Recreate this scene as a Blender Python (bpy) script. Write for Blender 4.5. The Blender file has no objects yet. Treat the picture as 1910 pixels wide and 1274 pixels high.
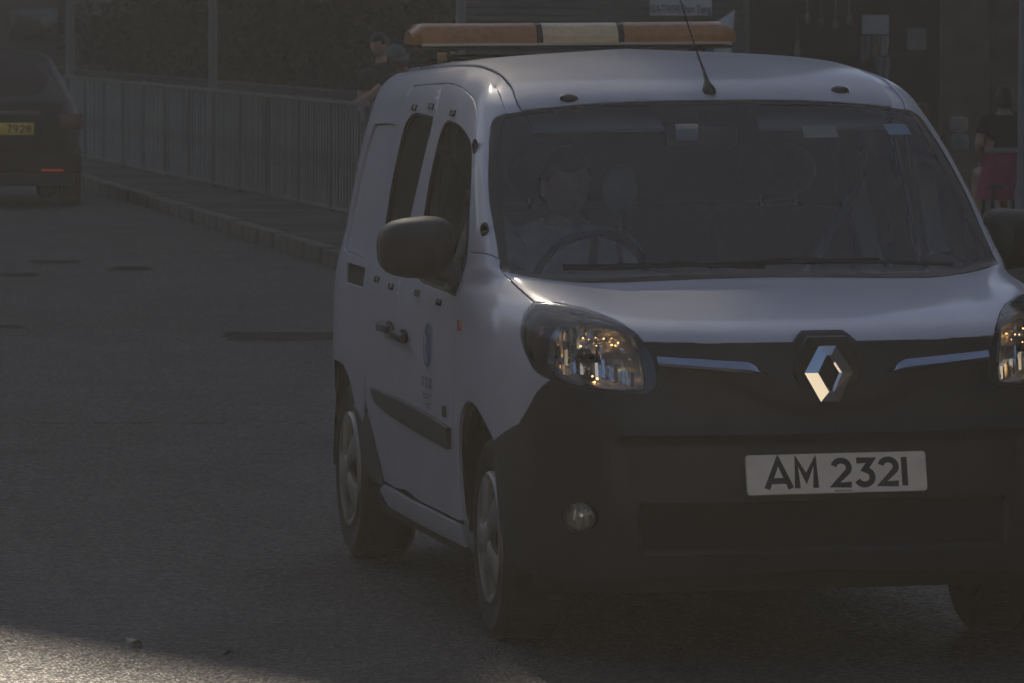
import bpy, bmesh, math, random
import numpy as np
from mathutils import Vector, Matrix, Quaternion
from mathutils.bvhtree import BVHTree
from mathutils.geometry import delaunay_2d_cdt

random.seed(7); rng = np.random.default_rng(7)
C = bpy.context.scene.collection
SC = bpy.context.scene

# ------------------------------------------------------------------ camera, sky, sun, exposure
CAM = np.array([-4.117, -16.0255, 1.9224]); YAW, PIT, ROLL, FPX = .1935, .0575, .0055, 10337.0
_f = np.array([math.sin(YAW)*math.cos(PIT), math.cos(YAW)*math.cos(PIT), -math.sin(PIT)])
_r = np.array([math.cos(YAW), -math.sin(YAW), 0.0]); _u = np.cross(_r, _f)
_r, _u = _r*math.cos(ROLL) + _u*math.sin(ROLL), -_r*math.sin(ROLL) + _u*math.cos(ROLL)
cd = bpy.data.cameras.new('camera'); cam = bpy.data.objects.new('camera', cd); C.objects.link(cam)
M = Matrix.Identity(4)
for i in range(3):
    M[i][0], M[i][1], M[i][2], M[i][3] = _r[i], _u[i], -_f[i], CAM[i]
cam.matrix_world = M
cd.sensor_width = 36.0; cd.lens = 36.0*FPX/1910.0; cd.clip_start = .5; cd.clip_end = 2000
cd.dof.use_dof = True; cd.dof.focus_distance = 16.6; cd.dof.aperture_fstop = 22.0
SC.camera = cam
def at(u, v, d):
    """point of the place seen at (u, v) of the 1910 px photograph, d metres ahead of the camera"""
    return CAM + (_f + _r*(u-955)/FPX - _u*(v-637)/FPX)*d

SUN = np.array([0.0, .848, .53]); SUN = SUN/np.linalg.norm(SUN)
w = bpy.data.worlds.new('World'); SC.world = w; w.use_nodes = True
nt = w.node_tree; nt.nodes.clear()
sky = nt.nodes.new('ShaderNodeTexSky'); sky.sky_type = 'NISHITA'; sky.sun_disc = False
sky.sun_elevation = math.asin(SUN[2]); sky.sun_rotation = math.atan2(SUN[0], SUN[1])
sky.air_density = 1.0; sky.dust_density = .25; sky.ozone_density = 3.2
bg = nt.nodes.new('ShaderNodeBackground'); bg.inputs[1].default_value = .05
wo = nt.nodes.new('ShaderNodeOutputWorld')
nt.links.new(sky.outputs[0], bg.inputs[0]); nt.links.new(bg.outputs[0], wo.inputs[0])
sl = bpy.data.lights.new('sun', 'SUN'); sl.energy = 5.0; sl.angle = math.radians(.53); sl.color = (1.0, .86, .68)
so = bpy.data.objects.new('sun', sl); C.objects.link(so)
so.rotation_euler = Vector(SUN).to_track_quat('Z', 'Y').to_euler(); so.location = (-20, 30, 40)
vs = SC.view_settings; vs.view_transform = 'Standard'; vs.look = 'None'; vs.gamma = 1.0; vs.use_curve_mapping = False
vs.exposure = .52
SC.cycles.max_bounces = 8; SC.cycles.transparent_max_bounces = 16; SC.cycles.use_denoising = True
SC.cycles.volume_bounces = 1; SC.cycles.volume_step_rate = 4
SC.cycles.caustics_reflective = False; SC.cycles.caustics_refractive = False

# ------------------------------------------------------------------ materials
MATS = {}
def mat(name, col, rough=.5, metal=0, coat=0, spec=.5, noise=None, bump=None, emit=None, sheen=0):
    """noise=(scale, amount, detail[, stretch]) varies the colour, bump=(scale, strength, distance)"""
    if name in MATS: return MATS[name]
    m = bpy.data.materials.new(name); m.use_nodes = True; n = m.node_tree.nodes; L = m.node_tree.links
    b = n['Principled BSDF']; b.inputs['Base Color'].default_value = (*col, 1); b.inputs['Roughness'].default_value = rough
    b.inputs['Metallic'].default_value = metal; b.inputs['Coat Weight'].default_value = coat; b.inputs['Coat Roughness'].default_value = .13
    b.inputs['Specular IOR Level'].default_value = spec; b.inputs['Sheen Weight'].default_value = sheen
    tc = n.new('ShaderNodeTexCoord')
    if noise:
        mp = n.new('ShaderNodeMapping'); mp.inputs['Scale'].default_value = noise[3] if len(noise) > 3 else (1, 1, 1)
        nz = n.new('ShaderNodeTexNoise'); nz.inputs['Scale'].default_value = noise[0]; nz.inputs['Detail'].default_value = noise[2]
        L.new(tc.outputs['Object'], mp.inputs[0]); L.new(mp.outputs[0], nz.inputs['Vector'])
        r = n.new('ShaderNodeMapRange'); r.inputs[1].default_value = .3; r.inputs[2].default_value = .7
        r.inputs[3].default_value = 1 - noise[1]; r.inputs[4].default_value = 1 + noise[1]
        mx = n.new('ShaderNodeMix'); mx.data_type = 'RGBA'; mx.blend_type = 'MULTIPLY'; mx.inputs[0].default_value = 1
        L.new(nz.outputs[0], r.inputs[0]); mx.inputs[6].default_value = (*col, 1); L.new(r.outputs[0], mx.inputs[7]); L.new(mx.outputs[2], b.inputs['Base Color'])
    if bump:
        nz = n.new('ShaderNodeTexNoise'); nz.inputs['Scale'].default_value = bump[0]; nz.inputs['Detail'].default_value = 4
        bp = n.new('ShaderNodeBump'); bp.inputs['Strength'].default_value = bump[1]; bp.inputs['Distance'].default_value = bump[2]
        L.new(tc.outputs['Object'], nz.inputs['Vector']); L.new(nz.outputs[0], bp.inputs['Height']); L.new(bp.outputs[0], b.inputs['Normal'])
    if emit:
        b.inputs['Emission Color'].default_value = (*emit[0], 1); b.inputs['Emission Strength'].default_value = emit[1]
    MATS[name] = m; return m
def glass_mat(name, tint, rough=.0, film=0.0, filmcol=(.5, .5, .5), ior=1.5):
    m = bpy.data.materials.new(name); m.use_nodes = True; n = m.node_tree.nodes; L = m.node_tree.links; n.clear()
    o = n.new('ShaderNodeOutputMaterial'); t = n.new('ShaderNodeBsdfTransparent'); t.inputs[0].default_value = (*tint, 1)
    g = n.new('ShaderNodeBsdfGlossy'); g.inputs['Roughness'].default_value = rough
    fr = n.new('ShaderNodeFresnel'); fr.inputs[0].default_value = ior
    mx = n.new('ShaderNodeMixShader'); L.new(fr.outputs[0], mx.inputs[0])
    if film:
        d = n.new('ShaderNodeBsdfDiffuse'); d.inputs[0].default_value = (*filmcol, 1); m2 = n.new('ShaderNodeMixShader'); m2.inputs[0].default_value = film
        L.new(t.outputs[0], m2.inputs[1]); L.new(d.outputs[0], m2.inputs[2]); L.new(m2.outputs[0], mx.inputs[1])
    else: L.new(t.outputs[0], mx.inputs[1])
    L.new(g.outputs[0], mx.inputs[2]); L.new(mx.outputs[0], o.inputs[0]); MATS[name] = m; return m
paint = mat('white_paint', (.60, .61, .685), .52, coat=.6, noise=(2.2, .05, 6, (1, 1, 2.5)))
roofpaint = mat('roof_white_paint', (.45, .46, .525), .50, coat=.5, noise=(3.5, .12, 7, (1, .5, 1)))  # darker, more mottled copy of the white paint for the roof
plastic = mat('black_plastic', (.028, .029, .033), .52, noise=(9, .12, 4), bump=(700, .12, .002))
gloss_black = mat('gloss_black', (.012, .012, .014), .12)
rubber = mat('tyre_rubber', (.020, .020, .020), .75, noise=(14, .3, 5))
shell = mat('dark_shell', (.014, .014, .015), .8)
seatm = mat('seat_cloth', (.035, .037, .042), .9, noise=(30, .2, 3))
trim_in = mat('interior_trim', (.075, .08, .085), .7)
lining = mat('roof_lining', (.50, .52, .50), .9)
silver = mat('silver_wheel', (.36, .35, .33), .38, metal=.55, noise=(12, .18, 5))
chrome = mat('chrome', (.82, .83, .85), .07, metal=1)
reflector = mat('lamp_reflector', (.92, .90, .86), .30, metal=1)
bezel = mat('lamp_bezel', (.035, .034, .036), .25, spec=.6)
amber = mat('amber_lens', (.40, .17, .045), .28, coat=.6, noise=(40, .12, 2, (1, 1, 1)))
clearlens = mat('cream_lens', (.74, .57, .32), .3, coat=.6, noise=(40, .08, 2))
glintm = mat('glint_bead', (.9, .7, .4), .3, emit=((1.0, .55, .20), 2.6))  # glowing beads that stand for warm glints in the headlights
orange = mat('orange_lamp', (.50, .10, .02), .25, coat=.5)
platem = mat('plate_white', (.95, .86, .72), .35, noise=(18, .06, 5))
ink = mat('plate_ink', (.012, .012, .016), .5)
yplate = mat('plate_yellow', (.95, .60, .06), .5)
skin = mat('skin', (.46, .27, .20), .55, noise=(40, .1, 3))
glass = glass_mat('windscreen_glass', (.90, .93, .94), film=.075, filmcol=(.37, .45, .60))  # bluish film colour puts the sky's reflection into the pane
sglass = glass_mat('side_glass', (.30, .30, .26), film=.012, filmcol=(.3, .3, .25))
lensg = glass_mat('lamp_lens', (.90, .91, .92), rough=.05, film=.045, filmcol=(.7, .7, .68))
bluem = mat('blue_print', (.10, .22, .42), .5); greym = mat('grey_print', (.20, .21, .25), .5)

# ------------------------------------------------------------------ object helpers
def tag(o, label=None, cat=None, group=None, kind=None):
    if label: o['label'] = label
    if cat: o['category'] = cat
    if group: o['group'] = group
    if kind: o['kind'] = kind
    return o
def empty(name, label, cat, loc=(0, 0, 0), rz=0, group=None):
    o = bpy.data.objects.new(name, None); C.objects.link(o); o.location = loc; o.rotation_euler = (0, 0, rz)
    return tag(o, label, cat, group)
def link(name, me, parent=None, m=None):
    o = bpy.data.objects.new(name, me); C.objects.link(o)
    if parent is not None: o.parent = parent
    if m is not None and not me.materials: me.materials.append(m)
    return o
def smooth(me, ang=None):
    for p in me.polygons: p.use_smooth = True
    if ang: me.set_sharp_from_angle(angle=math.radians(ang))
def obj(name, bm, m, parent=None, sm=None, fixn=True):
    if fixn: bmesh.ops.recalc_face_normals(bm, faces=bm.faces)
    me = bpy.data.meshes.new(name); bm.to_mesh(me); bm.free(); me.materials.append(m)
    if sm is not None: smooth(me, sm)
    return link(name, me, parent)
def raw(name, V, F, m, parent=None, sm=None):
    me = bpy.data.meshes.new(name); me.from_pydata([tuple(map(float, v)) for v in V], [], [tuple(int(i) for i in f) for f in F])
    me.update(); me.materials.append(m)
    if sm is not None: smooth(me, sm)
    return link(name, me, parent)
def add_box(bm, c, s, R=None, bev=0):
    r = bmesh.ops.create_cube(bm, size=1); vs_ = r['verts']
    bmesh.ops.scale(bm, vec=s, verts=vs_)
    if bev:
        es = list({e for v in vs_ for e in v.link_edges}); rr = bmesh.ops.bevel(bm, geom=es, offset=bev, segments=2, affect='EDGES', profile=.6)
        vs_ = list({v for f in rr['faces'] for v in f.verts} | {v for v in vs_ if v.is_valid})
    if R is not None: bmesh.ops.rotate(bm, cent=(0, 0, 0), matrix=R, verts=vs_)
    bmesh.ops.translate(bm, vec=c, verts=vs_); return vs_
def box(name, c, s, m, parent=None, R=None, bev=.006):
    bm = bmesh.new(); add_box(bm, c, s, R, min(bev, min(s)*.4)); return obj(name, bm, m, parent, 40)
def add_tube(bm, pts, r, n=8, cap=True):
    pts = [Vector(p) for p in pts]; rs = r if hasattr(r, '__len__') else [r]*len(pts); rings = []
    up = None
    for i, p in enumerate(pts):
        t = (pts[min(i+1, len(pts)-1)] - pts[max(i-1, 0)]).normalized()
        if up is None: up = t.orthogonal().normalized()
        up = (up - t*up.dot(t)).normalized(); s = t.cross(up)
        rings.append([bm.verts.new(p + (up*math.cos(a) + s*math.sin(a))*rs[i]) for a in [2*math.pi*k/n for k in range(n)]])
    for a, b in zip(rings, rings[1:]):
        for k in range(n): bm.faces.new((a[k], a[(k+1) % n], b[(k+1) % n], b[k]))
    if cap: bm.faces.new(rings[0]); bm.faces.new(rings[-1])
def tube(name, pts, r, m, parent=None, n=8):
    bm = bmesh.new(); add_tube(bm, pts, r, n); return obj(name, bm, m, parent, 50)
def lathe(prof, n=32, axis='X', bm=None):
    """profile of (radius, along) turned about an axis"""
    bm = bm or bmesh.new(); rings = []
    for r, a in prof:
        ring = []
        for k in range(n):
            t = 2*math.pi*k/n; c, s = r*math.cos(t), r*math.sin(t)
            ring.append(bm.verts.new((a, c, s) if axis == 'X' else (c, s, a) if axis == 'Z' else (c, a, s)))
        rings.append(ring)
    for a, b in zip(rings, rings[1:]):
        for k in range(n): bm.faces.new((a[k], a[(k+1) % n], b[(k+1) % n], b[k]))
    return bm, rings
def copy_tree(o, parent=None, mirror=False):
    c = o.copy(); C.objects.link(c)
    if parent is not None: c.parent = parent
    for ch in o.children: copy_tree(ch, c)
    return c
def stroke(V, F, pts, wd, close=False):
    """flat pen stroke in (x, z) with mitred joints; appended to V, F"""
    P = [np.array(p, float) for p in pts]; n = len(P); base = len(V)
    for i in range(n):
        a = P[i]-P[i-1] if i > 0 else P[1]-P[0]; b = P[i+1]-P[i] if i < n-1 else P[-1]-P[-2]
        a = a/np.linalg.norm(a); b = b/np.linalg.norm(b); na = np.array([-a[1], a[0]]); nb = np.array([-b[1], b[0]])
        m_ = na+nb; m_ = m_/max(np.linalg.norm(m_), 1e-6); k = min(1/max(m_.dot(na), .45), 2.0)
        V += [P[i]+m_*k*wd/2, P[i]-m_*k*wd/2]
    for i in range(n-1): F.append((base+2*i, base+2*i+1, base+2*i+3, base+2*i+2))
def arc(cx, cz, rx, rz, a0, a1, n=14):
    return [(cx+rx*math.cos(math.radians(a0+(a1-a0)*i/n)), cz+rz*math.sin(math.radians(a0+(a1-a0)*i/n))) for i in range(n+1)]
def glyph(ch):
    """number plate characters, height 1"""
    G_ = {'A': (.84, [[(0, 0), (.42, 1), (.84, 0)], [(.17, .27), (.67, .27)]]),
     'M': (.80, [[(.08, 0), (.08, .97), (.40, .33), (.72, .97), (.72, 0)]]),
     '1': (.16, [[(.08, 0), (.08, 1)]]),
     '2': (.68, [arc(.34, .68, .27, .25, 165, -32, 16) + [(.09, .08), (.68, .08)]]),
     '3': (.68, [[(.06, .92), (.58, .92), (.34, .60)] + arc(.32, .33, .28, .26, 80, -155, 16)]),
     '7': (.64, [[(.0, .92), (.58, .92), (.22, 0)]]),
     '9': (.68, [arc(.34, .68, .26, .25, 0, 360, 20), [(.60, .68), (.56, .42), (.30, 0)]]),
     '8': (.68, [arc(.34, .73, .22, .19, 0, 360, 18), arc(.34, .30, .27, .23, 0, 360, 18)])}
    return G_[ch]
def plate_text(text, h, wd, gap, space):
    V, F, x = [], [], 0
    for ch in text:
        if ch == ' ': x += space; continue
        wch, ss = glyph(ch)
        for s in ss: stroke(V, F, [(x+a*h, b*h) for a, b in s], wd)
        x += wch*h+gap
    V = np.array(V); return V, F, x-gap
# ------------------------------------------------------------------ the van: base skin
# ---- the van's smooth base skin: a net of measured stations, metres, front bumper at y=0, half width x>0
def net_rows():
    R = []
    def row(front, k4, k5, k6, side, rear):
        # front: k0..k3 ; side: (w, z) at y=2.15,3.2,3.95 ; rear y
        r = [tuple(p) for p in front] + [k4, k5, k6]
        w, z = side; q = max(0, min(1, (z-1.5)/.18))
        r += [(w, max(2.15, k6[1]+.25), z), (w - .012, 3.2, z - .012*q), (w - .045, 3.92, z - .035*q), (w - .14, rear - .03, z - .05*q), (0, rear, z - .04*q)]
        R.append(r)
    row([(0,.12,.20),(.30,.125,.20),(.55,.15,.20),(.72,.21,.20)], (.80,.33,.20),(.84,.60,.20),(.85,1.15,.20),(.85,.20),4.16)
    row([(0,.06,.30),(.30,.065,.30),(.55,.095,.30),(.72,.165,.30)], (.822,.31,.30),(.872,.60,.30),(.88,1.15,.30),(.88,.30),4.20)
    row([(0,.02,.45),(.30,.027,.45),(.55,.06,.45),(.72,.135,.45)], (.832,.30,.45),(.888,.60,.45),(.895,1.15,.45),(.897,.45),4.21)
    row([(0,.0,.62),(.30,.008,.62),(.55,.045,.62),(.72,.125,.62)], (.838,.30,.62),(.897,.60,.62),(.905,1.15,.62),(.908,.62),4.21)
    row([(0,.02,.78),(.30,.028,.78),(.55,.065,.78),(.72,.145,.78)], (.84,.33,.78),(.898,.62,.78),(.907,1.15,.78),(.910,.78),4.21)
    row([(0,.04,.90),(.30,.05,.90),(.55,.09,.90),(.715,.18,.90)], (.835,.36,.90),(.893,.64,.90),(.903,1.15,.90),(.907,.90),4.20)
    row([(0,.07,.98),(.30,.08,.985),(.55,.125,.992),(.70,.23,1.0)], (.822,.42,1.0),(.882,.66,.99),(.898,1.15,.98),(.902,.98),4.19)
    row([(0,.18,1.028),(.30,.19,1.033),(.54,.235,1.04),(.69,.34,1.058)], (.80,.50,1.06),(.866,.71,1.048),(.892,1.15,1.03),(.896,1.03),4.18)
    row([(0,.42,1.072),(.30,.425,1.074),(.53,.45,1.08),(.68,.52,1.098)], (.778,.64,1.10),(.846,.81,1.092),(.884,1.17,1.07),(.888,1.07),4.17)
    row([(0,.68,1.105),(.30,.685,1.106),(.53,.70,1.108),(.68,.76,1.126)], (.762,.83,1.135),(.824,.94,1.128),(.873,1.22,1.10),(.880,1.10),4.17)
    row([(0,.87,1.128),(.30,.875,1.126),(.54,.89,1.124),(.69,.94,1.138)], (.800,.985,1.16),(.845,1.06,1.16),(.868,1.30,1.125),(.873,1.13),4.16)
    row([(0,.95,1.158),(.30,.955,1.158),(.54,.97,1.158),(.69,1.0,1.17)], (.795,1.04,1.20),(.838,1.12,1.20),(.853,1.40,1.17),(.862,1.17),4.155)
    row([(0,1.14,1.313),(.30,1.145,1.313),(.53,1.165,1.313),(.68,1.205,1.32)], (.778,1.235,1.345),(.815,1.30,1.345),(.825,1.55,1.33),(.833,1.31),4.13)
    row([(0,1.36,1.495),(.30,1.365,1.495),(.52,1.38,1.494),(.67,1.41,1.495)], (.747,1.435,1.505),(.780,1.50,1.51),(.793,1.72,1.49),(.800,1.47),4.10)
    row([(0,1.585,1.685),(.30,1.588,1.682),(.50,1.597,1.672),(.645,1.605,1.657)], (.712,1.615,1.637),(.740,1.68,1.637),(.757,1.90,1.62),(.764,1.615),4.06)
    row([(0,1.65,1.714),(.30,1.653,1.712),(.49,1.66,1.705),(.635,1.67,1.691)], (.694,1.685,1.681),(.716,1.74,1.686),(.729,1.95,1.694),(.740,1.694),4.03)
    row([(0,1.78,1.753),(.29,1.783,1.752),(.47,1.79,1.748),(.60,1.80,1.738)], (.650,1.825,1.733),(.668,1.88,1.738),(.682,2.07,1.748),(.695,1.754),3.97)
    row([(0,2.05,1.798),(.25,2.05,1.797),(.40,2.055,1.793),(.49,2.065,1.787)], (.515,2.10,1.787),(.530,2.15,1.79),(.54,2.30,1.798),(.55,1.802),3.85)
    rid = [2.4,2.42,2.45,2.48,2.5,2.55,2.65,2.85,3.2,3.6,3.68,3.7]
    R.append([(0, y, 1.822 + .013*min(1,(y-2.4)/.5) - .035*max(0,(y-2.9)/.8)) for y in rid])
    return R
def cub(P, t, s):
    """C1 cubic through stations P (n,...) at parameters t, sampled at s"""
    P = np.asarray(P, float); n = len(t); m = np.zeros_like(P)
    d = [(P[i+1]-P[i])/(t[i+1]-t[i]) for i in range(n-1)]
    for i in range(1, n-1):
        h0, h1 = t[i]-t[i-1], t[i+1]-t[i]
        m[i] = (d[i-1]*h1 + d[i]*h0)/(h0+h1)
    m[0] = d[0]; m[-1] = d[-1]
    out = []
    for x in s:
        i = min(max(int(np.searchsorted(t, x) - 1), 0), n-2)
        h = t[i+1]-t[i]; u = (x-t[i])/h
        out.append((2*u**3-3*u**2+1)*P[i] + (u**3-2*u**2+u)*h*m[i] + (-2*u**3+3*u**2)*P[i+1] + (u**3-u**2)*h*m[i+1])
    return np.array(out)
def base_grid():
    N = np.array(net_rows())                         # rows, cols, 3
    # mirrored columns ahead so that the centre line is smooth
    M = N[:, 1:4][:, ::-1] * np.array([-1,1,1])
    A = np.concatenate([M, N], 1)
    def par(A, ax):
        D = np.linalg.norm(np.diff(A, axis=ax), axis=2); D = D.mean(1-ax if ax==0 else 0)
        return np.concatenate([[0], np.cumsum(np.sqrt(D*D.mean()))])
    tk = par(A, 1); tk = tk - tk[3]; tj = par(A, 0)
    sk = np.concatenate([np.linspace(tk[i], tk[i+1], 12, endpoint=False) for i in range(3, len(tk)-1)] + [[tk[-1]]])
    sj = np.concatenate([np.linspace(tj[i], tj[i+1], 7, endpoint=False) for i in range(len(tj)-1)] + [[tj[-1]]])
    B = cub(A, tj, sj); B = np.swapaxes(cub(np.swapaxes(B, 0, 1), tk, sk), 0, 1)
    G = B.copy()
    for _ in range(6):                                # fair the net
        H = G.copy()
        H[1:-1, 1:-1] = G[1:-1,1:-1]*.5 + .125*(G[:-2,1:-1]+G[2:,1:-1]+G[1:-1,:-2]+G[1:-1,2:])
        H[1:-1, 0] = G[1:-1,0]*.5 + .125*(G[:-2,0]+G[2:,0]) + .25*G[1:-1,1]*np.array([0,1,1])
        H[:, 0, 0] = 0
        G = H
    return G
GR = base_grid(); GJ, GK = GR.shape[:2]
def _n():
    a = np.gradient(GR, axis=0); b = np.gradient(GR, axis=1); n = np.cross(b, a); l = np.linalg.norm(n, axis=2, keepdims=True); n = n/np.maximum(l, 1e-9)
    return n
GN = _n()
if GN[20, 30, 0] < 0: GN = -GN
_V = [tuple(p) for p in GR.reshape(-1, 3)]; _L = len(_V); _V += [(-p[0], p[1], p[2]) for p in _V]
_F, _FI = [], []
for j in range(GJ-1):
    for k in range(GK-1):
        a, b, c, d = j*GK+k, j*GK+k+1, (j+1)*GK+k+1, (j+1)*GK+k
        _F.append((a, b, c, d)); _FI.append((j, k, 1)); _F.append((_L+d, _L+c, _L+b, _L+a)); _FI.append((j, k, -1))
TREE = BVHTree.FromPolygons(_V, _F)
def S(y, z, s=-1):                       # a point of the van's side
    h = TREE.ray_cast(Vector((s*3, y, z)), Vector((-s, 0, 0))); return np.array(h[0])
def Fr(x, z):                            # a point of its front
    h = TREE.ray_cast(Vector((x, -3, z)), Vector((0, 1, 0))); return np.array(h[0])
def Tp(x, y):                            # a point of its top
    h = TREE.ray_cast(Vector((x, y, 4)), Vector((0, 0, -1))); return np.array(h[0])
def prm(P):
    h = TREE.find_nearest(Vector(P)); j, k, s = _FI[h[2]]; p = np.array(h[0]) * np.array([s, 1, 1])
    A, B, D, Cc = GR[j, k], GR[j, k+1], GR[j+1, k], GR[j+1, k+1]; u = v = .5
    for _ in range(6):
        q = A*(1-u)*(1-v)+B*u*(1-v)+D*(1-u)*v+Cc*u*v; du = (B-A)*(1-v)+(Cc-D)*v; dv = (D-A)*(1-u)+(Cc-B)*u
        J = np.stack([du, dv], 1); t, *_ = np.linalg.lstsq(J, p-q, rcond=None); u = min(max(u+t[0], -.2), 1.2); v = min(max(v+t[1], -.2), 1.2)
    return np.array([s*(k+u), j+v])
def ev(q):
    k, j = abs(q[0]), q[1]; s = -1 if q[0] < 0 else 1; j = min(max(j, 0), GJ-1.0001); k = min(k, GK-1.0001)
    ji, ki = int(j), int(k); v, u = j-ji, k-ki; W = ((1-u)*(1-v), u*(1-v), (1-u)*v, u*v)
    f = lambda A: A[ji, ki]*W[0]+A[ji, ki+1]*W[1]+A[ji+1, ki]*W[2]+A[ji+1, ki+1]*W[3]
    P, N = f(GR), f(GN); N = N/np.linalg.norm(N); mm = np.array([s, 1, 1]); return P*mm, N*mm
def spl(pts, n=5):
    P = np.array(pts, float)
    if len(P) < 3: return [P[0]+(P[-1]-P[0])*i/n for i in range(n+1)]
    out = []
    for i in range(len(P)-1):
        p0 = P[i-1] if i else 2*P[0]-P[1]; p1, p2 = P[i], P[i+1]; p3 = P[i+2] if i+2 < len(P) else 2*P[-1]-P[-2]
        for t in np.arange(n)/n:
            out.append(.5*((2*p1)+(p2-p0)*t+(2*p0-5*p1+4*p2-p3)*t*t+(3*p1-p0-3*p2+p3)*t**3))
    out.append(P[-1]); return out
def loop(*segs, n=5):
    out = []
    for s in segs:
        q = spl(s, n)
        if out and np.linalg.norm(out[-1]-q[0]) < .004: q = q[1:]
        out += list(q)
    if np.linalg.norm(out[0]-out[-1]) < .004: out.pop()
    return out
def inside(p, poly):
    x, y = p; c = False; n = len(poly)
    for i in range(n):
        a, b = poly[i], poly[i-1]
        if (a[1] > y) != (b[1] > y) and x < (b[0]-a[0])*(y-a[1])/(b[1]-a[1])+a[0]: c = not c
    return c
def panel(name, outline, m, parent, holes=(), off=0.0, disp=None, thick=.012, gap=.0025, sub=1, top=False, rim=True, mirror=False, back=False):
    """a body panel cut out of the base skin along its own outline, edges turned in"""
    if mirror:
        mx = np.array([-1, 1, 1]); outline = [p*mx for p in outline]; holes = [[p*mx for p in h] for h in holes]
    tp = (lambda P: np.array([P[0]*40, P[1]*25])) if top else prm
    if top:
        def e_(q):
            h = TREE.ray_cast(Vector((q[0]/40, q[1]/25, 4)), Vector((0, 0, -1))); P = np.array(h[0]); N = np.array(h[1]); N = N*(1 if N[2] > 0 else -1); return P, N
    else: e_ = ev
    loops = [[tp(p) for p in L_] for L_ in [outline, *holes]]
    pts, eds = [], []
    for L_ in loops:
        b = len(pts); pts += L_; eds += [(b+i, b+(i+1) % len(L_)) for i in range(len(L_))]
    nb = len(pts); O = np.array(loops[0]); lo, hi = O.min(0), O.max(0)
    B = np.array(pts)
    for kk in np.arange(math.ceil(lo[0]*sub), hi[0]*sub)/sub:
        for jj in np.arange(math.ceil(lo[1]*sub), hi[1]*sub)/sub:
            q = (kk, jj)
            if inside(q, loops[0]) and not any(inside(q, h) for h in loops[1:]) and ((B-np.array(q))**2).sum(1).min() > .10/sub**2: pts.append(np.array(q, float))
    r = delaunay_2d_cdt([Vector((float(p[0]), float(p[1]))) for p in pts], eds, [], 0, 1e-5)
    V2 = [np.array(v) for v in r[0]]; F = []
    for f in r[2]:
        c = sum(V2[i] for i in f)/3
        if inside(c, loops[0]) and not any(inside(c, h) for h in loops[1:]): F.append(list(f))
    V, N = [], []
    for q in V2:
        P, n_ = e_(q); V.append(P); N.append(n_)
    V = np.array(V); N = np.array(N)
    if off or disp is not None:
        D = np.full(len(V), off)
        if disp is not None: D = D + np.array([disp(p) for p in V])
        V = V+N*D[:, None]
    bm = bmesh.new(); vs_ = [bm.verts.new(v) for v in V]; used = set()
    for f in F:
        a, b, c = (V[i] for i in f); nn = np.cross(b-a, c-a)
        if np.linalg.norm(nn) < 1e-12: continue
        if nn.dot(N[f[0]]) < 0: f = f[::-1]
        try: bm.faces.new([vs_[i] for i in f])
        except ValueError: pass
    nmap = {v: Vector(n_) for v, n_ in zip(vs_, N)}
    for v in list(bm.verts):
        if not v.link_faces: bm.verts.remove(v); 
    be = [e for e in bm.edges if e.is_boundary]; inw = {}
    for e in be:                                       # inward direction at the border, for the gap
        f = e.link_faces[0]; cc = f.calc_center_median(); mid = (e.verts[0].co+e.verts[1].co)/2; t = (e.verts[1].co-e.verts[0].co).normalized()
        for v in e.verts:
            d = t.cross(nmap[v]); d = d if d.dot(cc-mid) > 0 else -d; inw[v] = inw.get(v, Vector())+d.normalized()
    mv = {v: d.normalized() for v, d in inw.items() if d.length > .1}
    if rim:
        r0 = {v: bm.verts.new(v.co-nmap[v]*.0022+mv.get(v, Vector())*(gap-.0015)) for v in inw}
        r1 = {v: bm.verts.new(v.co-nmap[v]*thick+mv.get(v, Vector())*gap) for v in inw}
        for v, d in mv.items(): v.co += d*(gap+.0012)
        for e in be:
            f = e.link_faces[0]; a, b = e.verts
            lo_ = [l for l in f.loops if l.edge == e][0]; a, b = lo_.vert, lo_.link_loop_next.vert
            bm.faces.new((b, a, r0[a], r0[b])); bm.faces.new((r0[b], r0[a], r1[a], r1[b])); e.smooth = True
    me = bpy.data.meshes.new(name); bm.normal_update(); bm.to_mesh(me); bm.free(); me.materials.append(m); smooth(me, 38)
    return link(name, me, parent)
def both(name, outline, m, parent, **kw):
    return [panel(name, outline, m, parent, **kw), panel(name, outline, m, parent, mirror=True, **kw)]

van = empty('utility_van', 'white utility van with an amber light bar on its roof, driving towards the camera', 'van')
van.rotation_euler = (0, math.radians(-.7), 0)
def sd(*yz): return [S(y, z) for y, z in yz]
X = lambda *p: [np.array(q, float) for q in p]
mir = lambda L_: [p*np.array([-1, 1, 1]) for p in L_][::-1]

# outlines shared by neighbouring panels (left half, metres)
seam_pillar = X((-.721,2.70,1.716),(-.720,2.42,1.724),(-.724,2.185,1.722),(-.725,1.985,1.704),(-.733,1.803,1.672),(-.748,1.677,1.621),(-.760,1.62,1.580),(-.790,1.50,1.487),(-.812,1.41,1.385),(-.832,1.35,1.29),(-.852,1.305,1.20))
seam_fdoor = [np.array([-.852,1.305,1.20])]+sd((1.285,1.13),(1.268,1.05),(1.262,.92),(1.268,.80),(1.27,.68),(1.262,.55),(1.245,.45),(1.24,.36))
arch_f = sd((1.215,.35),(1.225,.48),(1.20,.62),(1.14,.70),(1.04,.742),(.91,.742),(.79,.714),(.70,.68),(.634,.65))
bump_line = X((-.900,.634,.650),(-.888,.528,.682),(-.867,.408,.717)), X((-.867,.408,.717),(-.848,.352,.772),(-.830,.317,.818),(-.797,.268,.861))
hl_left = X((-.797,.268,.861),(-.829,.342,.886),(-.842,.42,.94),(-.845,.474,.989),(-.829,.512,1.036),(-.810,.535,1.063),(-.788,.55,1.079))
hl_top = X((-.788,.55,1.079),(-.752,.50,1.082),(-.705,.421,1.076),(-.628,.298,1.054),(-.571,.171,1.014),(-.544,.114,.977))
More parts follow.
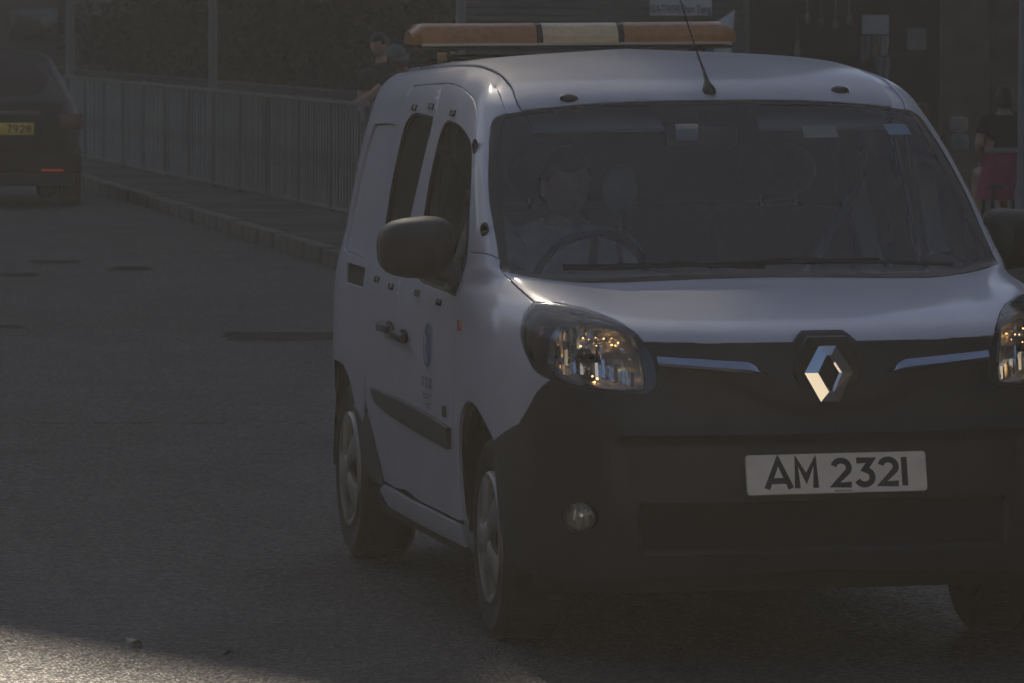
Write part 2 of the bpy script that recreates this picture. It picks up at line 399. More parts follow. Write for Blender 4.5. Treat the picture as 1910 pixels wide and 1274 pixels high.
hl_right = X((-.544,.114,.977),(-.523,.092,.939),(-.513,.077,.89),(-.517,.069,.849),(-.548,.073,.826))
hl_bot = X((-.548,.073,.826),(-.61,.095,.829),(-.667,.12,.834),(-.735,.18,.845),(-.797,.268,.861))
bon_side = X((-.788,.55,1.079),(-.794,.68,1.103),(-.800,.82,1.128),(-.804,.967,1.149))
ws_left = X((-.804,.967,1.149),(-.808,1.00,1.18),(-.803,1.07,1.235),(-.778,1.287,1.356),(-.752,1.44,1.49),(-.730,1.54,1.578),(-.722,1.568,1.601))
ws_corner = X((-.722,1.568,1.601),(-.712,1.583,1.622),(-.692,1.588,1.633),(-.661,1.587,1.640))
ws_top = X((-.661,1.587,1.640),(-.499,1.58,1.659),(-.25,1.575,1.671),(0,1.573,1.676))
ws_bot = X((-.804,.967,1.149),(-.72,.905,1.134),(-.60,.868,1.122),(-.515,.862,1.119),(-.30,.868,1.124),(0,.874,1.128))
ditch = X((-.667,1.588,1.641),(-.671,1.631,1.665),(-.665,1.735,1.707),(-.664,1.83,1.728),(-.660,2.03,1.756),(-.66,2.5,1.768),(-.655,3.1,1.768),(-.645,3.6,1.755),(-.63,3.90,1.745))
strip_mid = sd((1.02,1.205),)

# ---- panels
din = [np.array([p[0]+.046, p[1], p[2]]) for p in ditch]; din[0] = np.array([-.617, 1.586, 1.645])
wt2 = X((-.617,1.586,1.645),(-.499,1.58,1.659),(-.25,1.575,1.671),(0,1.573,1.676))
roofo = loop(wt2, mir(wt2), mir(din)[::-1], X((.584,3.905,1.75),(.3,3.93,1.78),(0,3.94,1.785),(-.3,3.93,1.78),(-.584,3.905,1.75)), din[::-1])
chan = loop(ditch, [ditch[-1], din[-1]], din[::-1], [din[0], ditch[0]])
both('roof_channel', chan, paint, van, off=-.007, gap=.001)
panel('roof', roofo, roofpaint, van, top=True, gap=.002)
notch_l = X((-.544,.114,.977),(-.384,.072,.974),(-.25,.063,.972),(-.098,.062,.969)); notch_s = X((-.098,.062,.969),(-.064,.097,.997)); notch_t = X((-.064,.097,.997),(.064,.097,.997))
bono = loop(hl_top, notch_l, notch_s, notch_t, mir(notch_s), mir(notch_l), mir(hl_top), mir(bon_side)[::-1], mir(ws_bot)[::-1], ws_bot[::-1], bon_side[::-1])
panel('bonnet', bono, paint, van, sub=1, gap=.0042)
fend = loop(X((-.852,1.305,1.20),(-.846,1.21,1.203),(-.83,1.09,1.205),(-.806,1.02,1.20)), X((-.806,1.02,1.20),(-.808,1.00,1.18),(-.804,.967,1.149)), bon_side[::-1], hl_left[::-1], bump_line[1][::-1], bump_line[0][::-1], arch_f[::-1], seam_fdoor[::-1])
both('fender', fend, paint, van)
# doors
frame_b = sd((2.30,.36),(2.30,.70),(2.30,.90),(2.33,1.05),(2.355,1.18),(2.36,1.30),(2.35,1.45),(2.34,1.60)) + X((-.722,2.42,1.722))
door_bot = sd((1.24,.36),(1.30,.345),(1.6,.345),(2.0,.346),(2.30,.36))
fdoor = loop(seam_pillar[1:], seam_fdoor, door_bot, frame_b)
fw = loop(sd((2.08,1.605),(2.15,1.592),(2.185,1.54),(2.195,1.415),(2.18,1.29),(2.165,1.20),(2.13,1.11)), sd((2.13,1.11),(1.98,1.080),(1.80,1.074),(1.50,1.068),(1.315,1.062)), sd((1.315,1.062),(1.325,1.14),(1.345,1.21),(1.40,1.31),(1.49,1.43),(1.60,1.525),(1.736,1.565),(1.909,1.593),(2.08,1.605)))
sw = loop(sd((2.395,1.61),(2.60,1.616),(2.76,1.616),(2.87,1.60),(2.93,1.55),(2.935,1.374),(2.90,1.22),(2.85,1.14)), sd((2.84,1.14),(2.78,1.10),(2.66,1.088),(2.52,1.09)), sd((2.52,1.09),(2.465,1.13),(2.425,1.272),(2.395,1.446),(2.38,1.57),(2.395,1.61)))
rear_seam = sd((3.04,.62),(3.05,.80),(3.06,1.0),(3.07,1.2),(3.06,1.4),(3.04,1.58)) + X((-.720,3.02,1.708))
sdoor = loop(frame_b[::-1], sd((2.30,.36),(2.5,.35),(2.72,.352)), sd((2.72,.352),(2.78,.42),(2.87,.50),(2.97,.58),(3.04,.62)), rear_seam, X((-.720,3.02,1.708),(-.72,2.85,1.713),(-.722,2.60,1.719),(-.722,2.42,1.722)))
fd = both('front_door', fdoor, paint, van, holes=[fw]); sdd = both('sliding_door', sdoor, paint, van, holes=[sw])
for k in (0, 1):
    panel('window', fw, sglass, fd[k], off=-.010, rim=False, mirror=bool(k)); panel('window', sw, sglass, sdd[k], off=-.010, rim=False, mirror=bool(k))
    # black rubber round the panes
    for hole, d in ((fw, fd[k]), (sw, sdd[k])):
        sg = np.array([-1, 1, 1]) if k else np.array([1, 1, 1])
        tube('window_seal', [p*sg+np.array([.006 if not k else -.006, 0, 0]) for p in hole+hole[:1]], .006, rubber, d, 6)
    sx = 1 if k else -1
    R_ = Matrix.Rotation(sx*.06, 3, 'Z')
    # the lighter divider behind the front pane, the dark guide beside it
    box('window_guide', S(2.06, 1.36, sx)*1+np.array([-sx*.03, 0, 0]), (.012, .02, .46), lining, fd[k], Matrix.Rotation(-sx*.22, 3, 'Y'))
# one frame: pillar, rail over the doors, rear quarter
blank = loop(sd((3.13,1.57),(3.30,1.572),(3.55,1.565),(3.63,1.55),(3.70,1.42),(3.745,1.232),(3.72,1.13)), sd((3.72,1.13),(3.68,1.112),(3.4,1.105),(3.20,1.10)), sd((3.20,1.10),(3.165,1.13),(3.168,1.257),(3.15,1.427),(3.12,1.54),(3.13,1.57)))
vent = loop(sd((3.58,1.072),(3.12,1.070)), sd((3.12,1.070),(3.10,1.004)), sd((3.10,1.004),(3.53,1.006)), sd((3.53,1.006),(3.58,1.072)))
cy, cz, cr = 3.57, .31, .40
arch_r = [S(cy-cr*math.cos(a), cz+cr*math.sin(a)) for a in np.radians([22, 40, 60, 80])]
frame = loop(X((-.852,1.305,1.20),(-.846,1.21,1.203),(-.83,1.09,1.205),(-.806,1.02,1.20)), ws_left[1:], ws_corner, ditch, X((-.63,3.90,1.745),(-.68,3.91,1.70),(-.715,3.915,1.60),(-.76,3.92,1.45),(-.80,3.93,1.25),(-.84,3.94,1.05),(-.862,3.94,.85)) + sd((3.94,.70)),
             sd((3.94,.70),(3.80,.705),(3.64,.712)), arch_r[::-1], [arch_r[0], S(3.10,.52)], sd((3.10,.52),(3.04,.62)), rear_seam, X((-.720,3.02,1.708),(-.72,2.85,1.713),(-.721,2.70,1.716)), seam_pillar)
bs = both('body_side', frame, paint, van, holes=[blank, vent])
for k in (0, 1):
    panel('blank_window', blank, paint, bs[k], off=-.012, rim=False, mirror=bool(k))
    pv = panel('vent', vent, plastic, bs[k], off=-.03, rim=False, mirror=bool(k))
# arch trim, sill, side strip in dark plastic
trim = loop(sd((3.10,.535),(2.97,.575),(2.87,.495),(2.79,.42),(2.73,.352),(2.80,.335),(2.98,.335),(3.14,.36)), [S(cy-.385*math.cos(a), cz+.385*math.sin(a)) for a in np.radians([8, 30, 45])]+sd((3.10,.535),))
both('arch_trim', [p for p in trim], plastic, van, off=.004)
sill = loop(sd((1.245,.335),(1.6,.338),(2.2,.338),(2.72,.345)), sd((2.72,.345),(2.83,.315),(2.72,.265)), sd((2.72,.265),(2.2,.260),(1.6,.260),(1.26,.262)), sd((1.26,.262),(1.245,.335)))
both('sill', sill, paint, van, off=.004)
strip = loop(sd((2.80,.672),(2.287,.672),(1.707,.659),(1.325,.640)), sd((1.325,.640),(1.33,.605),(1.345,.572)), sd((1.345,.572),(1.922,.589),(2.443,.607),(2.70,.624)), sd((2.70,.624),(2.77,.645),(2.80,.672)))
f_strip = [p for p in strip]
both('rubbing_strip', f_strip, plastic, van, off=.014, thick=.016, gap=0)
# bumper with its shelf, lower grille and lamp recess
def ss(a, b, x): t = min(max((x-a)/(b-a), 0), 1); return t*t*(3-2*t)
def bdisp(p):
    x, y, z = abs(p[0]), p[1], p[2]
    if y > .5: return 0
    d = -.016*ss(.70,.684,z)*ss(.40,.62,z)*ss(.66,.60,x)                       # plate field set back below the shelf
    d += .010*ss(.672,.69,z)*ss(.735,.70,z)*ss(.67,.58,x)                       # the shelf lip
    d += -.035*ss(.50,.485,z)*ss(.345,.36,z)*ss(.57,.55,x)                      # lower intake
    d += .012*ss(.74+.10*ss(.08,.38,x), .80+.10*ss(.08,.38,x), z)*ss(.50,.42,x)  # brow of the upper half
    return d
low = X((-.868,.60,.30),(-.862,.52,.275),(-.825,.357,.262),(-.74,.215,.258),(-.6,.13,.262),(-.389,.084,.272),(0,.065,.286))
left_side = loop(low[::-1], X((-.868,.60,.30),(-.885,.625,.40),(-.893,.63,.5),(-.898,.632,.58),(-.900,.634,.650)), bump_line[0], bump_line[1], hl_bot[::-1], hl_right[::-1], notch_l, notch_s, X((-.064,.097,.997),(0,.098,.998)))
right_side = [p*np.array([-1, 1, 1]) for p in left_side[::-1]]
fogc = Fr(-.732, .455)
fogl = [Fr(-.732+.047*math.cos(t), .455+.047*math.sin(t)) for t in np.linspace(0, 2*math.pi, 25)[:-1]]
bumper = panel('bumper', left_side[:-1]+right_side[:-1], plastic, van, holes=[fogl, mir(fogl)], disp=bdisp, sub=2, gap=.002)
wso = loop(ws_bot[::-1], ws_left, ws_corner, ws_top, mir(ws_top), mir(ws_corner), mir(ws_left), mir(ws_bot)[::-1])
ws = panel('windscreen', wso, glass, van, off=-.006, rim=False)
# black border printed on the pane
def shrink(L_, d):
    Q = []
    for i, p in enumerate(L_):
        c = np.array([0, 1.2, 1.40]); v = c-p; sx_ = np.sign(v[0])*d*min(1, abs(v[0])/.6); 
        z0 = (p[2]-1.13)/.54
        Q.append(p+np.array([sx_, 0, 0])+(np.array([0, .045, .04])*max(0, 1-z0*4) if z0 < .25 else -np.array([0, .012, .012])*max(0, (z0-.75)*4)))
    return Q
win = shrink(wso, .034)
frit = panel('windscreen_border', wso, gloss_black, ws, holes=[win], off=-.0045, rim=False)
# rear face, dark inner shell (with openings at the panes, arches and lamps)
V, F = [], []
def quadset(test, off, sides=(1, -1)):
    V, F, ix = [], [], {}
    for (j, k, s), f in zip(_FI, _F):
        if s not in sides: continue
        P = np.mean([GR[j, k], GR[j, k+1], GR[j+1, k+1], GR[j+1, k]], axis=0)
        if not test(P, j, k): continue
        q = []
        for (jj, kk) in ((j, k), (j, k+1), (j+1, k+1), (j+1, k)):
            key = (jj, kk, s)
            if key not in ix:
                ix[key] = len(V); V.append((GR[jj, kk]-GN[jj, kk]*off)*np.array([s, 1, 1]))
            q.append(ix[key])
        F.append(q if s > 0 else q[::-1])
    return V, F
V, F = quadset(lambda P, j, k: P[1] > 3.90 and P[2] < 1.78, .004)
raw('rear_panel', V, F, paint, van, 40)
fw2 = [(p[1], p[2]) for p in fw]; sw2 = [(p[1], p[2]) for p in sw]; w2 = [(p[0], p[2]) for p in wso]; bl2 = [(p[1], p[2]) for p in vent]
hlo = loop(hl_left, hl_top, hl_right, hl_bot); h2 = [(p[0], p[2]) for p in hlo]
def tst(P, j, k):
    x, y, z = P
    if y > .9 and x > .6 and (inside((y, z), fw2) or inside((y, z), sw2)): return False
    if y < 1.75 and z > 1.12 and inside((-x, z), w2): return False
    if y < .7 and inside((-x, z), h2): return False
    for c in (.875, 3.57):
        if x > .5 and math.hypot(y-c, z-.31) < .43: return False
    if y < .3 and math.hypot(x-.732, z-.455) < .06: return False
    return z > .22 and j < GJ-22
V, F = quadset(tst, .018)
raw('inner_shell', V, F, shell, van, 50)
box('floor_pan', (0, 2.2, .27), (1.24, 3.4, .06), shell, van); box('engine_bay', (0, .62, .62), (1.1, .5, .7), shell, van)
for sx in (-1, 1):
    for c in (.875, 3.57):                                           # wheel arch liners
        bm, rg = lathe([(.425, .03), (.425, .32), (.30, .33)], 28, 'X'); bmesh.ops.delete(bm, geom=[v for v in bm.verts if v.co.z < -.06], context='VERTS'); o = obj('arch_liner', bm, shell, van, 40); o.location = (sx*.885 if sx < 0 else .885-.33, c, .31); 
        if sx > 0: o.rotation_euler = (0, 0, math.pi); o.location = (.885, c, .31)
# ------------------------------------------------------------------ the van: lamps, badge, plate, wheels and fittings
lens_in = loop(X((-.770,.235,.872),(-.790,.285,.905),(-.790,.295,.945),(-.780,.317,.982),(-.753,.317,1.015),(-.712,.296,1.033),(-.670,.262,1.036),(-.615,.205,1.025),(-.581,.154,1.003),(-.568,.113,.958),(-.558,.094,.906),(-.553,.081,.862)), X((-.553,.081,.862),(-.556,.082,.847),(-.570,.084,.841)), X((-.570,.084,.841),(-.636,.108,.843),(-.723,.171,.854),(-.770,.235,.872)))
for k in (0, 1):
    s_ = 1 if k else -1; mm = np.array([-s_, 1, 1])
    hl = panel('headlight', hlo, lensg, van, off=.001, rim=False, mirror=bool(k), sub=2)
    panel('lamp_housing', hlo, bezel, hl, holes=[lens_in], off=-.022, rim=False, mirror=bool(k), sub=2)
    panel('lamp_rim', hlo, bezel, hl, holes=[[p+(np.mean(hlo, axis=0)-p)*.035 for p in hlo]], off=-.003, rim=False, mirror=bool(k), thick=.02)
    L_ = [p*mm for p in lens_in]; Q = [prm(p) for p in L_]; n = len(L_)
    P0 = [ev(q) for q in Q]; A = np.array([p-nn*.010 for p, nn in P0]); cen = A.mean(0)
    # chrome ring, wide at the upper outer side
    V, F = [], []
    for i in range(n):
        p, nn = P0[i]; out = (p-cen)/np.linalg.norm(p-cen); wd_ = .010+.012*max(0, out[2]*.6+.8*out[0]*s_)
        V += [p+out*wd_-nn*.010, p+out*wd_*.5-nn*.004, p-out*.004-nn*.012]
    for i in range(n):
        a, b = 3*i, 3*((i+1) % n); F += [(a, b, b+1, a+1), (a+1, b+1, b+2, a+2)]
    raw('chrome_ring', V, F, mat('satin_ring', (.55, .57, .60), .22, metal=.9), hl, 60)
    # reflector bowls: a large bowl and a narrower indicator bowl, vertical flutes pressed into both
    V, F = [], []; dirn = np.array([s_*.12, 1, 0.0]); rows = 9
    cA = cen+np.array([s_*.035, 0, -.005])
    for r in range(rows+1):
        t = r/rows
        for i in range(n):
            d = A[i]-cen; sc = math.sqrt(max(0, 1-t**1.6))*.92+.08; c_ = cen*(1-t)+cA*t
            q = c_+d*sc; dep = .11*t; ang = (q[0]-cen[0])*s_
            fl = .0055*math.sin(ang*2*math.pi/.0155)*min(1, t*3)+.003*math.sin(q[2]*2*math.pi/.037+2)*min(1, t*3)
            V.append(q+dirn*(dep+fl))
    for r in range(rows):
        for i in range(n): a, b = r*n+i, r*n+(i+1) % n; F.append((a, b, b+n, a+n))
    F.append(tuple(range(rows*n, rows*n+n)))
    raw('reflector', V, F, reflector, hl, 12)
    # ribs pressed into the bowl: narrow upright mirrors, each turned a little differently
    pln = np.linalg.lstsq(np.stack([np.ones(len(A)), A[:, 0], A[:, 2]], 1), A[:, 1], rcond=None)[0]
    V, F = [], []; oz = [(p[0], p[2]) for p in A]
    xs_ = np.linspace(min(p[0] for p in oz), max(p[0] for p in oz), 25)
    for xa, xb in zip(xs_, xs_[1:]):
        xm = (xa+xb)/2; zz = [z for z in np.linspace(.84, 1.04, 60) if inside((xm, z), oz)]
        if len(zz) < 6: continue
        zl, zh = zz[0]+.004, zz[-1]-.004; cuts = sorted([zl, zl+(zh-zl)*rng.uniform(.25, .45), zl+(zh-zl)*rng.uniform(.55, .8), zh])
        for za, zb in zip(cuts, cuts[1:]):
            if math.hypot(xm-cen[0]-s_*.028, (za+zb)/2-cen[2]+.005) < .030: continue
            r2 = ((xm-cen[0])/.12)**2+(((za+zb)/2-cen[2])/.10)**2; y = pln@np.array([1, xm, (za+zb)/2])+.050-.030*min(1, r2); yw, pt = rng.uniform(-.55, .55)*(xb-xa), (rng.uniform(.02, .55))*(zb-za)
            i = len(V); V += [(xa, y-yw, za-0), (xb, y+yw, za), (xb, y+yw+pt, zb), (xa, y-yw+pt, zb)]; F.append((i, i+1, i+2, i+3))
    raw('reflector_flutes', V, F, mat('rib_mirror', (.90, .88, .84), .16, metal=1), hl)
    for (bx, bz, rr) in ((.010, -.062, .0042), (.018, -.072, .0036), (.022, -.055, .0030)):  # glowing beads put in low down as warm glints
        bm = bmesh.new(); bmesh.ops.create_uvsphere(bm, u_segments=10, v_segments=6, radius=rr); b_ = obj('glint_bead', bm, glintm, hl, 60); b_.location = cen+np.array([s_*bx, 0, bz]); b_.location.y = pln@np.array([1, b_.location.x, b_.location.z])+.012
    for q in range(9):  # smaller glowing beads scattered above, also added as glints
        bm = bmesh.new(); bmesh.ops.create_uvsphere(bm, u_segments=8, v_segments=5, radius=.0016+.0016*rng.random()); b_ = obj('glint_bead', bm, glintm, hl, 60)
        b_.location = cen+np.array([s_*(.045-.105*q/8)+.006*rng.standard_normal(), 0, (.052 if q % 3 else .032)+.006*rng.standard_normal()]); b_.location.y = pln@np.array([1, b_.location.x, b_.location.z])+.012
    # dark cup near the middle of the bowl
    bm, _ = lathe([(.001, .0), (.018, .0), (.022, .012), (.022, .05), (.030, .06)], 20, 'Y'); cu = obj('bulb_shield', bm, bezel, hl, 40); cu.location = cen+np.array([s_*.028, .018, -.005])
    # indicator behind the outer corner
    ic = np.mean([p*mm for p in X((-.829,.40,.93),(-.83,.45,1.0),(-.80,.42,1.0))], axis=0)
    bm = bmesh.new(); bmesh.ops.create_uvsphere(bm, u_segments=14, v_segments=10, radius=1); bmesh.ops.scale(bm, vec=(.014, .022, .040), verts=bm.verts); o = obj('indicator_bulb', bm, orange, hl, 60); o.location = ic+np.array([-s_*.030, .0, 0])
    # fog lamp
    fc = np.array([s_*.732, fogc[1], .455])
    bm, _ = lathe([(.0005, -.002), (.025, -.001), (.040, .004), (.044, .012)], 28, 'Y'); fl_ = obj('fog_lamp', bm, lensg, van, 40); fl_.location = fc+np.array([0, .006, 0]); fl_.rotation_euler = (0, 0, s_*.30)
    bm, rg = lathe([(.044, .012), (.040, .03), (.026, .05), (.010, .056), (.009, .02), (.001, .018)], 28, 'Y')
    for q, ring in enumerate(rg[1:4]):
        for i, v in enumerate(ring): v.co.y += .006*math.sin(i*2.9+q*2)
    obj('reflector', bm, reflector, fl_, 10)
    bm = bmesh.new()
    for q in range(7): add_box(bm, (-.026+.0085*q, .028, -.006+.012*rng.standard_normal()), (.005, .01, .03+.016*rng.random()), Matrix.Rotation(rng.uniform(-.8, .8), 3, 'Z')@Matrix.Rotation(rng.uniform(-.3, .3), 3, 'Y'), .001)
    obj('reflector_flutes', bm, reflector, fl_)
    bm, _ = lathe([(.044, -.001), (.050, -.003), (.053, .012), (.046, .03)], 28, 'Y'); obj('fog_surround', bm, plastic, fl_, 40)

# badge: chrome rhombus of two folded bands on a black hexagon
def fr3(x, z, o): p = Fr(x, z); return p+np.array([0, -o, 0])
bz0 = .884
hexo = [(-.112, bz0), (-.100, bz0+.050), (-.060, bz0+.108), (.060, bz0+.108), (.100, bz0+.050), (.112, bz0), (.095, bz0-.055), (.052, bz0-.118), (-.052, bz0-.118), (-.095, bz0-.055)]
bm = bmesh.new(); y0 = .034
top_ = [bm.verts.new((x*.88, y0-.018, bz0+(z-bz0)*.90)) for x, z in hexo]; bot_ = [bm.verts.new((x, y0+.05, z)) for x, z in hexo]; mid_ = [bm.verts.new((x*.96, y0-.012, bz0+(z-bz0)*.97)) for x, z in hexo]
bm.faces.new(top_)
for a, b in ((top_, mid_), (mid_, bot_)):
    for i in range(len(hexo)): bm.faces.new((a[i], a[(i+1) % 10], b[(i+1) % 10], b[i]))
badge = obj('badge', bm, plastic, van, 30)
yo = y0-.022
O_ = [(-.028, .079), (.026, .079), (.074, .0), (.026, -.086), (-.030, -.086), (-.076, .0)]   # outer outline
I_ = [(-.004, .046), (.002, .046), (.030, .0), (.006, -.050), (-.001, -.050), (-.028, .0)]
R_ = [((a[0]*.18+b[0]*.82), (a[1]*.18+b[1]*.82)) for a, b in zip(O_, I_)]
V, F = [], []
for ring, yy in ((O_, yo), (R_, yo-.009), (I_, yo-.001)):
    V += [(x, yy, bz0+z) for x, z in ring]
for b in (0, 6):
    for i in range(6): F.append((b+i, b+(i+1) % 6, b+6+(i+1) % 6, b+6+i))
V = [np.array([x, y-.012+(z-bz0)*.20, z]) for x, y, z in V]; e_ = raw('emblem', V, F, chrome, badge); bmx = bmesh.new(); bmx.from_mesh(e_.data); bmesh.ops.recalc_face_normals(bmx, faces=bmx.faces); bmx.to_mesh(e_.data); bmx.free()
for a_, b_ in (((.024, .078), (.001, .047)), ((-.028, -.085), (.002, -.051))):
    tube('emblem_seam', [(q[0], yo-.0155+q[1]*.20, bz0+q[1]) for q in (a_, b_)], .0014, gloss_black, badge, 4)
# chrome blades, the blue of reflected sky mixed into their colour
for k in (0, 1):
    s_ = 1 if k else -1; V, F = [], []; N_ = 22
    for i in range(N_+1):
        t = i/N_; x = -.512+(.512-.180)*t
        zt = .939-.024*t-.032*ss(.80, 1, t); zb = .911-.030*t+.0*t
        p, q = Fr(x, zt)+[0, -.017, 0], Fr(x, zb)+[0, -.017, 0]; h_ = zt-zb
        V += [p+[0, .004, 0], p+[0, -.003, -.04*h_], Fr(x, zb+.28*h_)+[0, -.031, 0], q+[0, -.011, 0], q+[0, .004, 0]]
    for i in range(N_):
        for r in range(4): a = 5*i+r; F.append((a, a+1, a+6, a+5))
    V = [np.array(v)*np.array([-s_, 1, 1]) for v in V]
    o = raw('chrome_blade', V, F, mat('blade_chrome', (.46, .50, .60), .16, metal=1), van); bmx = bmesh.new(); bmx.from_mesh(o.data); bmesh.ops.recalc_face_normals(bmx, faces=bmx.faces); bmx.to_mesh(o.data); bmx.free(); smooth(o.data, 30)
# number plate
pl_ = box('number_plate', (0, 0, 0), (.555, .008, .121), platem, van, bev=.003)
bm = bmesh.new(); w_, h_, r_ = .2775, .0605, .010
ring = [(sx*(w_-r_)+r_*math.cos(t), sz*(h_-r_)+r_*math.sin(t)) for (sx, sz, t0) in ((1, 1, 0), (-1, 1, 90), (-1, -1, 180), (1, -1, 270)) for t in np.radians([t0, t0+30, t0+60, t0+90])]
f1 = [bm.verts.new((x*.995, -.006, z*.985)) for x, z in ring]; f2 = [bm.verts.new((x, -.004, z)) for x, z in ring]; f3 = [bm.verts.new((x, .006, z)) for x, z in ring]
bm.faces.new(f1); bm.faces.new(f3)
for a, b in ((f1, f2), (f2, f3)):
    for i in range(len(ring)): bm.faces.new((a[i], a[(i+1) % len(ring)], b[(i+1) % len(ring)], b[i]))
bmesh.ops.recalc_face_normals(bm, faces=bm.faces); bm.to_mesh(pl_.data); bm.free(); smooth(pl_.data, 40)
pl_.location = (.020, -.002, .582); pl_.rotation_euler = (math.radians(-13), math.radians(-.2), 0)
V, F, tw = plate_text('AM 2321', .086, .0180, .0125, .030)
k_ = .432/tw
V = [(v[0]*k_-.216, -.0066, v[1]-.043) for v in V]; lt = raw('lettering', V, F, ink, pl_)
bm = bmesh.new()
for i in range(7): add_box(bm, (-.005+.0075*i, -.0064, -.0535), (.005, .0006, .0042), None, 0)
obj('maker_print', bm, greym, pl_)

# light bar on the rear of the roof
yb, zb, xc = 3.55, 1.850, -.052
def barbody(name, x0, x1, z0, z1, d0, d1, m, par, endL=0, endR=0):
    V, F = [], []; N_ = 14; prof = [(-d0, z0), (-d0*1.02, z0+(z1-z0)*.35), (-d1*1.0, z0+(z1-z0)*.75), (-d1*.78, z1-.004), (-d1*.5, z1), (d1*.5, z1), (d1*.78, z1-.004), (d1, z0+(z1-z0)*.75), (d0*1.02, z0+(z1-z0)*.35), (d0, z0)]
    for i in range(N_+1):
        t = i/N_; x = x0+(x1-x0)*t; kL = ss(0, endL, x-x0) if endL else 1; kR = ss(0, endR, x1-x) if endR else 1; q = kL*kR
        for (y, z) in prof: V.append((x, yb+y*(.72+.28*q), z0+(z-z0)*(.60+.40*q)))
    n_ = len(prof)
    for i in range(N_):
        for r in range(n_): a, b = i*n_+r, i*n_+(r+1) % n_; F.append((a, b, b+n_, a+n_))
    F.append(tuple(range(n_))); F.append(tuple(range(N_*n_, N_*n_+n_)))
    o = raw(name, V, F, m, par); b_ = bmesh.new(); b_.from_mesh(o.data); bmesh.ops.recalc_face_normals(b_, faces=b_.faces); b_.to_mesh(o.data); b_.free(); smooth(o.data, 35); return o
lb = barbody('light_bar', -.62, .53, zb-.022, zb-.002, .10, .115, plastic, van, .10, .10)
barbody('amber_lens', -.645, -.196, zb, zb+.075, .115, .095, amber, lb, .04, 0)
barbody('amber_lens', .125, .542, zb, zb+.075, .115, .095, amber, lb, 0, .06)
barbody('clear_lens', -.173, .102, zb, zb+.074, .115, .095, clearlens, lb)
barbody('lens_divider', -.195, -.174, zb, zb+.076, .117, .097, gloss_black, lb); barbody('lens_divider', .103, .124, zb, zb+.076, .117, .097, gloss_black, lb)
box('base_strip', (-.05, yb-.117, zb-.002), (1.13, .006, .010), mat('cream_strip', (.55, .50, .38), .4), lb, bev=.002)
for x in (-.52, .42):
    box('mounting_foot', (x, yb, 1.79), (.05, .10, .11), gloss_black, lb)
    box('foot_clamp', (x+.03, yb-.06, 1.815), (.03, .03, .05), bluem if x > 0 else gloss_black, lb)
tube('roof_bar', [(-.60, yb, 1.768), (-.5, yb, 1.80), (.5, yb, 1.80), (.6, yb, 1.768)], .012, gloss_black, lb)
# aerial, roof mount covers, clips
bs_ = Tp(.012, 1.615); V, F = [], []; N_ = 10
bm = bmesh.new()
for i, (h_, a_, b_, y_) in enumerate([(-.006, .021, .032, 0), (.006, .022, .032, .004), (.02, .015, .024, .012), (.035, .008, .014, .026), (.055, .006, .009, .045), (.075, .0035, .005, .062)]):
    ring = [bm.verts.new((a_*math.cos(t), y_+b_*math.sin(t), h_)) for t in np.linspace(0, 2*math.pi, 15)[:-1]]
    if i:
        for q in range(14): bm.faces.new((pr[q], pr[(q+1) % 14], ring[(q+1) % 14], ring[q]))
    pr = ring
bm.faces.new(pr); ae = obj('aerial', bm, plastic, van, 40); ae.location = bs_; ae.rotation_euler = (0, -.08, 0)
tube('mast', [(0, .058, .07), (-.014, .10, .15), (-.032, .17, .30)], [.0045, .0028, .0015], gloss_black, ae, 6)
for x, y in ((-.458, 1.606), (.457, 1.640)):
    p = Tp(x, y); bm = bmesh.new(); bmesh.ops.create_uvsphere(bm, u_segments=14, v_segments=8, radius=1); bmesh.ops.scale(bm, vec=(.030, .020, .011), verts=bm.verts); add_box(bm, (.004, -.004, -.004), (.054, .016, .012), None, .003)
    o = obj('roof_mount_cover', bm, gloss_black, van, 40); o.location = p+np.array([0, 0, .002]); o.rotation_euler = (.55, 0, 0)
